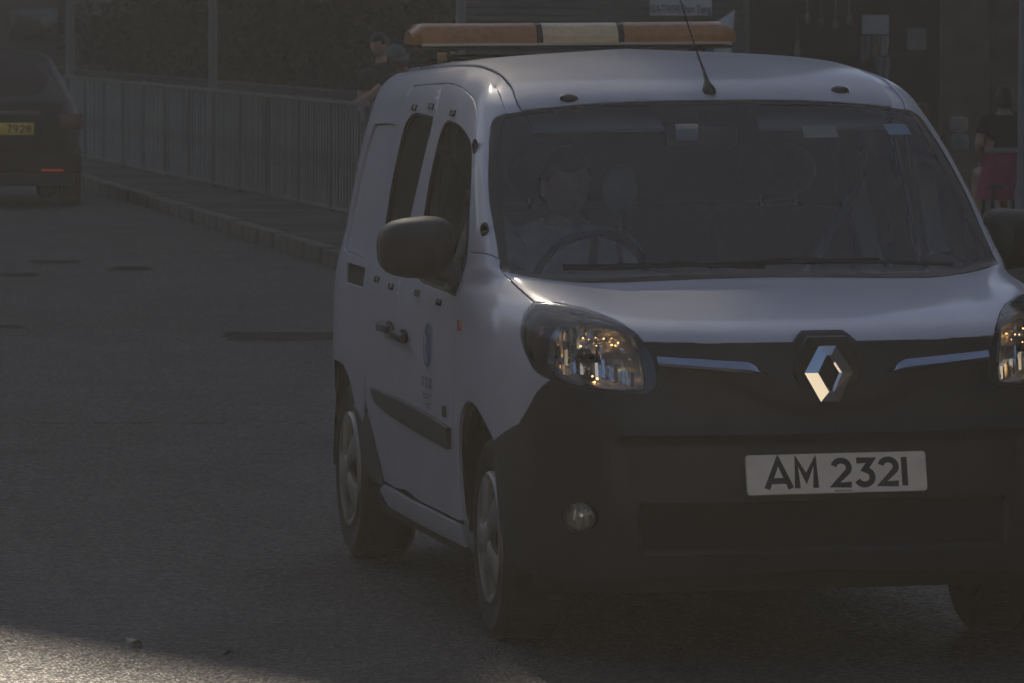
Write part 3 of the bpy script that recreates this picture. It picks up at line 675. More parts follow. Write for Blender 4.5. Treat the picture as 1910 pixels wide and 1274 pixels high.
for k in (-1, 1):                                                      # drip channel strips
    for (y, z) in ((2.80, 1.636), (2.46, 1.645), (2.035, 1.630), (2.793, 1.046), (2.484, 1.036), (1.965, 1.040), (1.560, 1.030)):
        p, nn = ev(prm(S(y, z, k))); bm = bmesh.new(); add_box(bm, (0, 0, 0), (.012, .060, .022), None, .003); add_box(bm, (k*.006, 0, 0), (.006, .030, .010), None, .002)
        o = obj('grille_clip', bm, gloss_black, van, 40); o.location = p+nn*.003; o.rotation_euler = (0, -math.asin(nn[2])*k if abs(nn[2]) < 1 else 0, 0)
    for (y, z, h_, w_) in ((1.545, 1.529, .05, .03), (1.18, 1.276, .046, .05)):
        p, nn = ev(prm(S(y, z, k))); bm = bmesh.new(); bmesh.ops.create_uvsphere(bm, u_segments=12, v_segments=8, radius=1); bmesh.ops.scale(bm, vec=(.010, w_*.5, h_*.55), verts=bm.verts)
        o = obj('grille_clip', bm, gloss_black, van, 60); o.location = p+nn*.004; o.rotation_euler = (0, 0, -.3*k if y < 1.3 else 0)
    p, nn = ev(prm(S(1.195, .975, k))); bm = bmesh.new(); add_box(bm, (0, 0, 0), (.010, .055, .034), None, .004); o = obj('side_repeater', bm, orange, van, 40); o.location = p
    # handles
    for (y, z, par) in ((2.47, .897, sdd), (2.18, .884, fd)):
        p, nn = ev(prm(S(y, z, k))); par = par[0 if k < 0 else 1]
        bm = bmesh.new(); bmesh.ops.create_uvsphere(bm, u_segments=16, v_segments=10, radius=1); bmesh.ops.scale(bm, vec=(.008, .10, .026), verts=bm.verts)
        o = obj('handle_cup', bm, shell, par, 60); o.location = p-nn*.003
        bm = bmesh.new(); add_box(bm, (0, 0, 0), (.020, .23, .032), None, .010); o = obj('handle', bm, plastic, par, 60); o.location = p+nn*.020
    # little plate by the arch
    p, nn = ev(prm(S(1.42, .688, k))); bm = bmesh.new(); add_box(bm, (0, 0, 0), (.004, .05, .036), None, .001); o = obj('door_badge', bm, gloss_black, fd[0 if k < 0 else 1], 40); o.location = p+nn*.004
    # sign writing on the front door
    P_ = lambda y, z, o=.0035: S(y, z, k)+np.array([k*o, 0, 0])
    def ribbon(name, pts, wd, m):
        V, F = [], []
        for (y, z) in pts: V.append((y, z))
        VV, FF = [], []; stroke(VV, FF, pts, wd); VV = [P_(v[0], v[1]) for v in VV]; return VV, FF
    VV, FF = [], []
    def addr(pts, wd):
        v, f = ribbon('', pts, wd, None); b = len(VV); VV.extend(v); FF.extend([tuple(i+b for i in q) for q in f])
    yc, zc = 1.72, .883
    addr(arc(yc, zc, .070, .066, 0, 360, 30), .012)
    addr([(yc+.035, zc+.055), (yc-.005, zc+.02), (yc+.01, zc-.01), (yc-.03, zc-.05)], .030); addr([(yc-.035, zc+.04), (yc-.042, zc-.01)], .016)
    raw('round_logo', VV, FF, bluem, fd[0 if k < 0 else 1])
    VV, FF = [], []
    for i, y in enumerate((1.655, 1.722, 1.79)):
        addr([(y, .780), (y, .742)], .010); addr([(y-.022, .772), (y+.022, .772)], .006); addr([(y-.018, .750), (y+.02, .756)], .006); addr([(y-.022, .778), (y-.02, .743)], .006)
    for z, a, b in ((.722, 1.64, 1.80), (.711, 1.66, 1.79), (.690, 1.66, 1.72), (.680, 1.665, 1.715)):
        y = a
        while y < b: addr([(y, z), (y+.010, z)], .006); y += .014
    raw('door_lettering', VV, FF, greym, fd[0 if k < 0 else 1])
# mirrors
for k in (-1, 1):
    bm = bmesh.new(); cx_, cyy, czz = k*.995, 1.41, 1.212; N_, Mr = 22, 12
    rings = []
    for i in range(Mr+1):
        t = i/Mr; y_ = -.075+.15*t; sc = math.sqrt(max(.02, 1-((t-.62)/.66)**2)) if t < .62 else 1
        ring = []
        for q in range(N_):
            a = 2*math.pi*q/N_; ca, sa = math.cos(a), math.sin(a); e = .62
            x_ = .118*math.copysign(abs(ca)**e, ca); z_ = .098*math.copysign(abs(sa)**e, sa)
            z_ += .012*(x_/.118)*(-1)*(1 if z_ > 0 else .2); z_ += -.02*(1 if z_ < 0 else 0)*(-(x_/.118))*.5
            ring.append(bm.verts.new((cx_+k*x_*sc*(1.0), cyy+y_+.02*(x_/.118), czz+z_*sc)))
        rings.append(ring)
    for a, b in zip(rings, rings[1:]):
        for q in range(N_): bm.faces.new((a[q], a[(q+1) % N_], b[(q+1) % N_], b[q]))
    bm.faces.new(rings[0])
    mir_ = obj('door_mirror', bm, plastic, van, 40)
    g = bmesh.new(); vs_ = [g.verts.new((cx_+k*.108*math.copysign(abs(math.cos(a))**.62, math.cos(a)), cyy+.070, czz+.088*math.copysign(abs(math.sin(a))**.62, math.sin(a)))) for a in np.linspace(0, 2*math.pi, 25)[:-1]]; g.faces.new(vs_); obj('mirror_glass', g, chrome, mir_)
    bm = bmesh.new(); add_tube(bm, [(k*.86, 1.36, 1.10), (k*.885, 1.37, 1.135), (k*.93, 1.40, 1.15)], [.045, .040, .036], 10); obj('mirror_arm', bm, plastic, mir_, 50)
    p = S(1.37, 1.15, k); bm = bmesh.new()
    tri = [(1.318, 1.075), (1.345, 1.20), (1.42, 1.315), (1.50, 1.20), (1.52, 1.075)]
    a_ = [bm.verts.new(S(y, z, k)+np.array([k*.004, 0, 0])) for y, z in tri]; b_ = [bm.verts.new(S(y, z, k)-np.array([k*.012, 0, 0])) for y, z in tri]; bm.faces.new(a_); bm.faces.new(b_)
    for i in range(5): bm.faces.new((a_[i], a_[(i+1) % 5], b_[(i+1) % 5], b_[i]))
    obj('mirror_base', bm, plastic, mir_, 40)
# wipers
for pts in ([(.02, .905, 1.155), (-.20, .93, 1.165), (-.48, .925, 1.158), (-.62, .93, 1.16)], [(.64, .92, 1.155), (.40, .915, 1.166), (.10, .90, 1.17), (-.16, .905, 1.160)]):
    wv = tube('wiper', [np.array(p)+np.array([0, -.012, .004]) for p in pts], .007, gloss_black, van, 6)
    tube('blade', [np.array(p)+np.array([0, .004, .012]) for p in pts[1:]], .005, rubber, wv, 5)
cow = loop(X((-.79,.95,1.15),(-.52,.855,1.118),(0,.868,1.127),(.52,.855,1.118),(.79,.95,1.15)), X((.79,.95,1.15),(.75,.98,1.16),(.52,.91,1.145),(0,.915,1.150),(-.52,.91,1.145),(-.75,.98,1.16),(-.79,.95,1.15)))
panel('cowl', cow, plastic, van, off=.001, rim=False)
# wheels: tyre, cover with five broad spokes, dark slots, hub
def wheel(k, y, steer=0):
    bm, _ = lathe([(.205, -.085), (.235, -.098), (.285, -.105), (.305, -.092), (.3165, -.070), (.318, -.035), (.318, .035), (.3165, .070), (.305, .092), (.285, .105), (.235, .098), (.205, .085)], 56, 'X')
    t = obj('wheel', bm, rubber, van, 30)
    bm = bmesh.new()
    for q in range(72):                                            # tread blocks' grooves
        a = 2*math.pi*q/72; R_ = Matrix.Rotation(a, 3, 'X'); v = Vector((0, 0, .3185)); 
        add_box(bm, tuple(R_@Vector((.052, 0, .3175))), (.045, .020, .006), R_, .001); add_box(bm, tuple(R_@Vector((-.052, 0, .3175))), (.045, .020, .006), R_, .001)
    tag(obj('tread', bm, rubber, t), kind='stuff')
    bm, _ = lathe([(.208, .080), (.207, .094), (.200, .101), (.192, .097), (.186, .070), (.10, .05), (.001, .05)], 48, 'X'); d = obj('rim', bm, mat('rim_dark', (.03, .03, .03), .5, metal=.3), t, 30)
    bm, _ = lathe([(.210, .086), (.209, .098), (.202, .106), (.190, .106), (.176, .098), (.170, .088)], 48, 'X'); obj('rim_ring', bm, silver, t, 40)
    for q in range(5):
        bm = bmesh.new(); pr = None
        for (r, w_, xx) in ((.035, .030, .112), (.075, .034, .114), (.12, .040, .110), (.16, .052, .104), (.19, .066, .102)):
            ring = [bm.verts.new(p) for p in ((xx-.02, -w_, r), (xx-.004, -w_, r), (xx+.004, -w_*.6, r), (xx+.004, w_*.6, r), (xx-.004, w_, r), (xx-.02, w_, r))]
            if pr:
                for i in range(6): bm.faces.new((pr[i], pr[(i+1) % 6], ring[(i+1) % 6], ring[i]))
            else: bm.faces.new(ring)
            pr = ring
        bm.faces.new(pr); bmesh.ops.rotate(bm, cent=(0, 0, 0), matrix=Matrix.Rotation(2*math.pi*q/5+.35, 3, 'X'), verts=bm.verts); obj('spoke', bm, silver, t, 35)
    bm, _ = lathe([(.052, .09), (.052, .114), (.044, .120), (.020, .122), (.001, .122)], 28, 'X'); obj('hub_cap', bm, silver, t, 40)
    t.location = (k*.768, y, .3195 - k*.768*math.sin(math.radians(.7))); t.rotation_euler = (0 if k > 0 else 0, 0, (math.pi if k < 0 else 0)+steer)
    return t
for k in (-1, 1):
    wheel(k, .875, math.radians(-1.2)); wheel(k, 3.55)
# cabin
dash = loop(X((-.72,1.05,1.06),(-.4,1.0,1.10),(0,.98,1.11),(.4,1.0,1.10),(.72,1.05,1.06)), X((.72,1.05,1.06),(.70,1.45,1.06),(0,1.42,1.07),(-.70,1.45,1.06),(-.72,1.05,1.06)))
bm = bmesh.new(); N_ = 24; rows = []
for (y, z, xw) in ((.95, 1.00, .72), (1.0, 1.085, .73), (1.15, 1.105, .76), (1.35, 1.115, .78), (1.45, 1.09, .79), (1.50, 1.0, .79), (1.46, .75, .78), (1.40, .5, .76)):
    rows.append([bm.verts.new((xw*(2*i/N_-1), y+.03*(2*i/N_-1)**2, z+(.03*math.exp(-((2*i/N_-1)*xw+.38)**2/.03) if 1.1 < y < 1.48 else 0))) for i in range(N_+1)])
for a, b in zip(rows, rows[1:]):
    for i in range(N_): bm.faces.new((a[i], a[i+1], b[i+1], b[i]))
obj('dashboard', bm, trim_in, van, 40)
sw_ = Vector((-.40, 1.56, 1.085)); bm = bmesh.new(); Rw = Matrix.Rotation(math.radians(-62), 3, 'X')
add_tube(bm, [sw_+Rw@Vector((.185*math.cos(t), .185*math.sin(t), 0)) for t in np.linspace(0, 2*math.pi, 33)], .014, 8, False); 
stw = obj('steering_wheel', bm, gloss_black, van, 60)
bm = bmesh.new(); add_box(bm, sw_, (.16, .11, .05), Rw, .02)
for a in (0, math.pi, -math.pi/2): add_tube(bm, [sw_, sw_+Rw@Vector((.18*math.cos(a), .18*math.sin(a), 0))], .014, 6)
obj('wheel_boss', bm, trim_in, stw, 50)
def seat(x):
    bm = bmesh.new(); R_ = Matrix.Rotation(math.radians(-14), 3, 'X')
    add_box(bm, (x, 2.16, .98), (.50, .14, .66), R_, .06); s = obj('seat', bm, seatm, van, 50)
    bm = bmesh.new(); add_box(bm, (x, 1.86, .66), (.52, .52, .16), None, .06); obj('seat_cushion', bm, seatm, s, 50)
    bm = bmesh.new(); bmesh.ops.create_uvsphere(bm, u_segments=16, v_segments=10, radius=1); bmesh.ops.scale(bm, vec=(.14, .06, .10), verts=bm.verts); h = obj('headrest', bm, seatm, s, 60); h.location = (x, 2.28, 1.42)
    for d in (-.06, .06): tube('headrest_post', [(x+d, 2.25, 1.28), (x+d, 2.28, 1.38)], .007, chrome, s, 6)
seat(-.40); seat(.40)
bm = bmesh.new(); add_box(bm, (.0, 2.9, 1.0), (1.3, .12, .6), None, .05); obj('rear_bench', bm, seatm, van, 50)
bm = bmesh.new(); bmesh.ops.create_uvsphere(bm, u_segments=18, v_segments=12, radius=1); bmesh.ops.scale(bm, vec=(.062, .045, .085), verts=bm.verts); o = obj('middle_headrest', bm, mat('pale_cover', (.20, .25, .24), .8), van, 60); o.location = (-.235, 1.86, 1.375)
tube('headrest_post', [(0, 0, -.07), (0, .02, -.45)], .010, gloss_black, o, 6)
bm = bmesh.new(); add_box(bm, (-.045, 1.50, 1.560), (.24, .035, .070), None, .014); rv = obj('rear_view_mirror', bm, plastic, van, 50)
box('mirror_bracket', (-.095, 1.478, 1.572), (.075, .012, .055), lining, rv)
tube('mirror_stem', [(-.04, 1.50, 1.58), (-.03, 1.535, 1.635)], .012, plastic, rv)
for x in (-.36, .40):
    bm = bmesh.new(); add_box(bm, (x, 1.68, 1.61), (.44, .16, .018), Matrix.Rotation(math.radians(24), 3, 'X'), .006); obj('sun_visor', bm, lining, van, 50)
# headlining
bm = bmesh.new(); hr = []
for y in (1.62, 1.9, 2.4, 3.0, 3.7): hr.append([bm.verts.new((x, y, Tp(x, y)[2]-.035)) for x in np.linspace(-.56, .56, 9)])
for a, b in zip(hr, hr[1:]):
    for i in range(8): bm.faces.new((a[i], a[i+1], b[i+1], b[i]))
obj('headlining', bm, lining, van, 50)
# seat belts and door pillars inside
for k in (-1, 1):
    tube('seat_belt', [(k*.74, 2.38, 1.50), (k*.66, 2.20, 1.36), (k*.48, 2.02, 1.15), (k*.22, 1.93, .82)], .016, mat('belt', (.30, .32, .31), .8), van, 6)
    box('pillar_trim', (k*.705, 2.40, 1.32), (.07, .14, .52), mat('pillar_trim', (.80, .84, .80), .8), van, Matrix.Rotation(k*-.22, 3, 'Y'))
def decal(name, x0, x1, z0, z1, m, skew=0):
    V, F = [], []
    for z, sk in ((z0, 0), (z1, skew)):
        for x in np.linspace(x0, x1, 5): p, nn = ev(prm(Fr(x+sk, z))); V.append(p-nn*.012)
    F = [(i, i+1, i+6, i+5) for i in range(4)]; return raw(name, V, F, m, ws)
decal('licence_disc', .290, .405, 1.560, 1.598, mat('sticker_cream', (.60, .56, .42), .6)); decal('toll_sticker', .585, .665, 1.566, 1.600, mat('sticker_blue', (.66, .86, .95), .6), -.012)
# ------------------------------------------------------------------ people
def person(label, J, hair=None, cap=None, clothes=(), scale=1.0, hands=True, look=0.0, group=None, skinm=skin):
    """J: joints in metres (pelvis, chest, neck, head, shoulder/elbow/wrist l r, hip/knee/ankle/toe l r)"""
    V, E, Rr, names = [], [], [], []
    def v(p, r, nm): V.append(tuple(p)); Rr.append(r); names.append(nm); return len(V)-1
    J = {k: np.array(p, float) for k, p in J.items()}
    pe = v(J['pelvis'], (.155, .125), 'hip'); wa = v((J['pelvis']*.55+J['chest']*.45), (.135, .105), 'torso'); chv = v(J['chest'], (.155, .115), 'torso')
    nb = v(J['neck'], (.060, .060), 'neck'); hd = v(J['neck']*.45+J['head']*.55, (.058, .062), 'neck'); E += [(pe, wa), (wa, chv), (chv, nb), (nb, hd)]
    for s in 'lr':
        sh_ = v(J['sh'+s], (.070, .070), 'sleeve'); el = v(J['el'+s], (.045, .045), 'arm'); wr = v(J['wr'+s], (.030, .034), 'arm'); mid = v(J['sh'+s]*.5+J['el'+s]*.5, (.055, .055), 'sleeve')
        E += [(chv, sh_), (sh_, mid), (mid, el), (el, wr)]
        if hands:
            d = (J['wr'+s]-J['el'+s]); d /= np.linalg.norm(d); d = J.get('hd'+s, d); d = np.array(d, float)/np.linalg.norm(d)
            sd_ = np.cross(d, [0, 0, 1.0]); sd_ = sd_/max(np.linalg.norm(sd_), 1e-3); dn = np.cross(d, sd_); dn = dn if dn[2] < 0 else -dn
            pm = v(J['wr'+s]+d*.055, (.036, .020), 'hand'); E.append((wr, pm))
            for q, (o, l_) in enumerate(((-.030, .062), (-.010, .076), (.010, .072), (.028, .056))):
                b0 = v(J['wr'+s]+d*.092+sd_*o, (.0095, .0095), 'hand'); b1 = v(J['wr'+s]+d*(.092+l_*.55)+sd_*o*1.15+dn*.012, (.0085, .0085), 'hand'); b2 = v(J['wr'+s]+d*(.092+l_*.9)+sd_*o*1.15+dn*.038, (.0075, .0075), 'hand'); E += [(pm, b0), (b0, b1), (b1, b2)]
            t0 = v(J['wr'+s]+d*.045-sd_*.042+dn*.006, (.012, .012), 'hand'); t1 = v(J['wr'+s]+d*.082-sd_*.058+dn*.018, (.0095, .0095), 'hand'); E += [(pm, t0), (t0, t1)]
    for s in 'lr':
        if 'kn'+s not in J: continue
        hp = v(J['hip'+s], (.100, .100), 'leg'); kn = v(J['kn'+s], (.062, .062), 'leg'); an = v(J['an'+s], (.040, .042), 'shin'); to = v(J['to'+s], (.040, .030), 'foot')
        ca = v(J['kn'+s]*.65+J['an'+s]*.35, (.058, .058), 'shin'); E += [(pe, hp), (hp, kn), (kn, ca), (ca, an), (an, to)]
    me = bpy.data.meshes.new('person'); me.from_pydata(V, E, []); o = bpy.data.objects.new('person', me); C.objects.link(o)
    md = o.modifiers.new('Skin', 'SKIN'); md.use_smooth_shade = True
    for i, sv in enumerate(me.skin_vertices[0].data): sv.radius = Rr[i]; sv.use_root = (i == 0)
    o.modifiers.new('Sub', 'SUBSURF').levels = 2
    dg = bpy.context.evaluated_depsgraph_get(); me2 = bpy.data.meshes.new_from_object(o.evaluated_get(dg)); o.modifiers.clear(); bpy.data.objects.remove(o)
    bm = bmesh.new(); bm.from_mesh(me2); bpy.data.meshes.remove(me2); bmesh.ops.recalc_face_normals(bm, faces=bm.faces)
    # head: skull with brow, nose, eye hollows, mouth, ears, in the same mesh
    hc = J['head']; up = hc-J['neck']; up /= np.linalg.norm(up); fw_ = np.array([math.sin(look), -math.cos(look), 0.0]); fw_ = fw_-up*fw_.dot(up); fw_ /= np.linalg.norm(fw_); sdv = np.cross(fw_, up)
    hb = bmesh.ops.create_uvsphere(bm, u_segments=28, v_segments=20, radius=1)['verts']
    for q in hb:
        a, b, c = q.co.x, q.co.y, q.co.z                              # a side, b front, c up
        X_ = .077*a*(1-.22*max(0, -c)-.10*max(0, -c)*max(0, b)); Y_ = .098*b*(1-.08*max(0, -c)); Z_ = .122*c
        if b > .2:
            Y_ += .022*math.exp(-(a/.16)**2)*math.exp(-((c+.18)/.17)**2)+.005*math.exp(-((c-.10)/.1)**2)
            for e in (-1, 1): Y_ -= .010*math.exp(-((a-e*.42)/.16)**2-((c-.02)/.10)**2)
            Y_ += .006*math.exp(-(a/.30)**2-((c+.46)/.05)**2)-.004*math.exp(-(a/.3)**2-((c+.53)/.03)**2)+.006*math.exp(-(a/.35)**2-((c+.85)/.12)**2)
        q.co = Vector(hc+sdv*X_+fw_*Y_+up*Z_)
    for e in (-1, 1):
        er = bmesh.ops.create_uvsphere(bm, u_segments=10, v_segments=8, radius=1)['verts']
        for q in er: q.co = Vector(hc+sdv*(e*.076+q.co.x*.010)+fw_*(-.008+q.co.y*.018)+up*(-.008+q.co.z*.032))
    me = bpy.data.meshes.new('person'); bm.to_mesh(me); bm.free(); me.materials.append(skinm); smooth(me)
    root = link('person', me); tag(root, label, 'person', group)
    W = np.array([q.co[:] for q in me.vertices]); vn = np.array([q.normal[:] for q in me.vertices]); sk = np.array(V)
    near = []
    segs = [(sk[a], sk[b], 'torso' if (a, b) == (chv, nb) else names[b]) for a, b in E]
    D = []
    for a, b, nm in segs:
        ab = b-a; t = np.clip(((W-a)@ab)/max(ab@ab, 1e-9), 0, 1); D.append(np.linalg.norm(W-(a+t[:, None]*ab), axis=1))
    nr = np.argmin(np.array(D), 0); lab_ = [segs[i][2] for i in nr]; hdm = np.linalg.norm(W-hc, axis=1) < .125
    for nm, keys, m_, puff in clothes:
        idx = {}; VV, FF = [], []
        for f in me.polygons:
            if sum((lab_[i] in keys) for i in f.vertices)*2 >= len(f.vertices) and not any(hdm[i] for i in f.vertices):
                q = []
                for i in f.vertices:
                    if i not in idx: idx[i] = len(VV); VV.append(W[i]+vn[i]*(puff+.004*math.sin(W[i][2]*60+W[i][0]*45)))
                    q.append(idx[i])
                FF.append(q)
        c = raw(nm, VV, FF, m_, root, 180); sol = c.modifiers.new('Thick', 'SOLIDIFY'); sol.thickness = .008; sol.offset = -1
    def shell_head(nm, m_, c_lo, grow, backonly=0.0):
        bm = bmesh.new(); bmesh.ops.create_uvsphere(bm, u_segments=26, v_segments=18, radius=1)
        for q in list(bm.verts):
            a, b, c = q.co
            if c < c_lo(a, b): bm.verts.remove(q); continue
            g = grow+.004*math.sin(a*17+c*13)*math.sin(b*19); q.co = Vector(hc+sdv*(.077+g)*a+fw_*(.098+g)*b*1.0+up*(.122+g)*c)
        o_ = obj(nm, bm, m_, root, 180, False); s2 = o_.modifiers.new('Thick', 'SOLIDIFY'); s2.thickness = .012; s2.offset = -1; return o_
    if hair: shell_head('hair', hair, lambda a, b: (.45 if b > .35 else .1 if b > -.1 else -.55), .012)
    if cap:
        co = shell_head('cap', cap, lambda a, b: .25, .018)
        V_, F_ = [], []
        for i in range(13):
            t = math.pi*(i/12); 
            for r_, dz in ((1.0, .036), (1.75, .018)): V_.append(hc+sdv*(.080*math.cos(t))+fw_*(.10*r_*math.sin(t)*(1 if r_ == 1 else .98)+.012)+up*dz)
        for i in range(12): F_.append((2*i, 2*i+1, 2*i+3, 2*i+2))
        bk = raw('cap_peak', V_, F_, cap, co, 180); s3 = bk.modifiers.new('Thick', 'SOLIDIFY'); s3.thickness = .006
    return root
dark_cloth = mat('navy_cloth', (.020, .022, .032), .9, noise=(20, .2, 3)); grey_cloth = mat('grey_cloth', (.10, .10, .11), .9, noise=(20, .15, 3)); black_cloth = mat('black_cloth', (.012, .012, .013), .9); magenta = mat('magenta_cloth', (.30, .022, .095), .85, noise=(15, .15, 3))
hair_k = mat('black_hair', (.010, .009, .008), .6); cap_g = mat('grey_cap', (.16, .165, .17), .9, noise=(30, .1, 3)); drv_shirt = mat('driver_shirt', (.32, .36, .36), .85, noise=(20, .15, 3))
# the driver, hands on the wheel
a1, a2 = sw_+Rw@Vector((-.175, .06, 0)), sw_+Rw@Vector((.175, .06, 0))
person('driver in a grey shirt behind the windscreen, both hands on the steering wheel', dict(
    pelvis=(-.40, 1.98, .78), chest=(-.40, 2.06, 1.10), neck=(-.40, 2.06, 1.25), head=(-.40, 2.03, 1.385),
    shl=(-.58, 2.05, 1.17), ell=(-.66, 1.86, 1.00), wrl=(a1[0]-.005, a1[1]+.09, a1[2]-.03), hdl=(.25, -.8, .45), shr=(-.22, 2.05, 1.17), elr=(-.14, 1.86, 1.00), wrr=(a2[0]+.005, a2[1]+.09, a2[2]-.03), hdr=(-.25, -.8, .45),
    hipl=(-.50, 1.92, .76), knl=(-.52, 1.52, .82), anl=(-.52, 1.34, .46), tol=(-.52, 1.20, .42), hipr=(-.30, 1.92, .76), knr=(-.28, 1.52, .82), anr=(-.28, 1.34, .46), tor=(-.28, 1.20, .42)),
    hair=hair_k, clothes=[('shirt', ('torso', 'sleeve', 'hip'), drv_shirt, .014), ('trousers', ('leg', 'shin'), dark_cloth, .012), ('shoes', ('foot',), black_cloth, .01)], look=.1)
# ------------------------------------------------------------------ ground
road_m = bpy.data.materials.new('asphalt'); road_m.use_nodes = True
def asphalt(m):
    n = m.node_tree.nodes; L = m.node_tree.links; b = n['Principled BSDF']; b.inputs['Roughness'].default_value = .55; b.inputs['Specular IOR Level'].default_value = .32
    tc = n.new('ShaderNodeTexCoord')
    def noise(sc, det, st=(1, 1, 1)):
        mp = n.new('ShaderNodeMapping'); mp.inputs['Scale'].default_value = st; z = n.new('ShaderNodeTexNoise'); z.inputs['Scale'].default_value = sc; z.inputs['Detail'].default_value = det; L.new(tc.outputs['Object'], mp.inputs[0]); L.new(mp.outputs[0], z.inputs['Vector']); return z.outputs[0]
    def rng_(x, a, b_, c, d): r = n.new('ShaderNodeMapRange'); r.inputs[1].default_value = a; r.inputs[2].default_value = b_; r.inputs[3].default_value = c; r.inputs[4].default_value = d; L.new(x, r.inputs[0]); return r.outputs[0]
    def mul(a, b_): q = n.new('ShaderNodeMath'); q.operation = 'MULTIPLY'; L.new(a, q.inputs[0]); L.new(b_, q.inputs[1]); return q.outputs[0]
    vo = n.new('ShaderNodeTexVoronoi'); vo.inputs['Scale'].default_value = 75; L.new(tc.outputs['Object'], vo.inputs['Vector'])
    sp2 = n.new('ShaderNodeSeparateColor'); L.new(vo.outputs['Color'], sp2.inputs[0]); 
    f = mul(mul(rng_(noise(.25, 7, (1, .45, 1)), .3, .7, .68, 1.3), rng_(noise(1.6, 9, (1, .6, 1)), .3, .7, .72, 1.28)), mul(rng_(noise(9, 6), .3, .7, .88, 1.12), mul(rng_(vo.outputs['Distance'], .05, .55, 1.15, .8), rng_(sp2.outputs[1], 0, 1, .80, 1.22))))
    mx = n.new('ShaderNodeMix'); mx.data_type = 'RGBA'; mx.blend_type = 'MULTIPLY'; mx.inputs[0].default_value = 1; mx.inputs[6].default_value = (.060, .0555, .056, 1); L.new(f, mx.inputs[7]); L.new(mx.outputs[2], b.inputs['Base Color'])
    L.new(rng_(sp2.outputs[0], 0, 1, .40, .85), b.inputs['Roughness'])
    bp = n.new('ShaderNodeBump'); bp.inputs['Strength'].default_value = 1; bp.inputs['Distance'].default_value = .005; bp.invert = True
    b2 = n.new('ShaderNodeBump'); b2.inputs['Strength'].default_value = .6; b2.inputs['Distance'].default_value = .010
    L.new(vo.outputs['Distance'], bp.inputs['Height']); L.new(noise(28, 4), b2.inputs['Height']); L.new(bp.outputs[0], b2.inputs['Normal']); L.new(b2.outputs[0], b.inputs['Normal'])
asphalt(road_m)
bm = bmesh.new(); g = 150
vs_ = [bm.verts.new(p) for p in ((-g, -40, 0), (g, -40, 0), (g, 160, 0), (-g, 160, 0))]; bm.faces.new(vs_); tag(obj('road', bm, road_m), kind='structure')
tar = mat('tar_patch', (.015, .0145, .0155), .9, 0, 0, .15, noise=(4, .35, 6), bump=(120, .5, .004))
def blot(name, pts, z, m, wob=.05):
    V, n = [], len(pts); P = np.array(pts, float); out = []
    for i in range(n):
        for t in np.linspace(0, 1, 9)[:-1]: p = P[i]*(1-t)+P[(i+1) % n]*t; out.append(p+rng.normal(0, wob, 2))
    return tag(raw(name, [(p[0], p[1], z) for p in out], [tuple(range(len(out)))], m), kind='structure')
blot('road_patch', [(.70, 17.88), (1.42, 17.80), (1.48, 17.3), (1.30, 16.94), (.62, 17.0)], .004, tar, .02)
for (u0, u1, v0, v1) in ((60, 148, 486, 492), (0, 72, 510, 517), (210, 280, 498, 506), (0, 40, 608, 613)):
    q = []
    for u, v in ((u0, v0), (u1, v0), (u1, v1), (u0, v1)):
        d = (_f+_r*(u-955)/FPX-_u*(v-637)/FPX); t = -CAM[2]/d[2]; q.append((CAM+d*t)[:2])
    blot('road_patch', q, .004, tar, .03)
bm = bmesh.new(); pts = [(-4.5, 10.55), (-2.6, 10.42), (-1.44, 10.30), (-.6, 10.2), (.3, 10.12), (1.2, 10.2), (2.8, 10.1)]
sp_ = spl([(a, b, 0) for a, b in pts], 8); V, F = [], []
for i, p in enumerate(sp_): wv_ = .012+.03*rng.random(); jy = rng.normal(0, .035); V += [(p[0], p[1]+jy-wv_, .0045), (p[0], p[1]+jy+wv_, .0045)]
tag(raw('road_joint', V, [(2*i, 2*i+1, 2*i+3, 2*i+2) for i in range(len(sp_)-1) if i % 7 not in (2, 5) and rng.random() > .2], tar), kind='structure')
# pavement, kerb stones
pav_m = mat('pavement_concrete', (.052, .049, .044), .9, 0, 0, .2, noise=(.9, .6, 8), bump=(60, .5, .006)); kerb_m = mat('kerb_stone', (.066, .064, .055), .8, noise=(2.5, .5, 6), bump=(50, .4, .004))
kx = lambda y: 2.86+.022*(y-27)
bm = bmesh.new(); ys = np.linspace(-35, 110, 70); tp_ = [(bm.verts.new((kx(y)+.12, y, .118)), bm.verts.new((60, y, .118))) for y in ys]
for a, b in zip(tp_, tp_[1:]): bm.faces.new((a[0], a[1], b[1], b[0]))
tag(obj('pavement', bm, pav_m), kind='structure')
kb = bpy.data.objects.new('kerb', None); C.objects.link(kb); tag(kb, kind='structure')
bm = bmesh.new(); add_box(bm, (0, 0, 0), (.14, .992, .16), None, .008); ks = obj('kerb_stone', bm, kerb_m, kb, 40); first = True
for i, y in enumerate(np.arange(-12, 90, 1.0)):
    o = ks if first else ks.copy()
    if not first: C.objects.link(o); o.parent = kb
    first = False; o.location = (kx(y)+.06+rng.normal(0, .005), y, .046+rng.normal(0, .004)); o.rotation_euler = (rng.normal(0, .004), 0, -.022+rng.normal(0, .002))
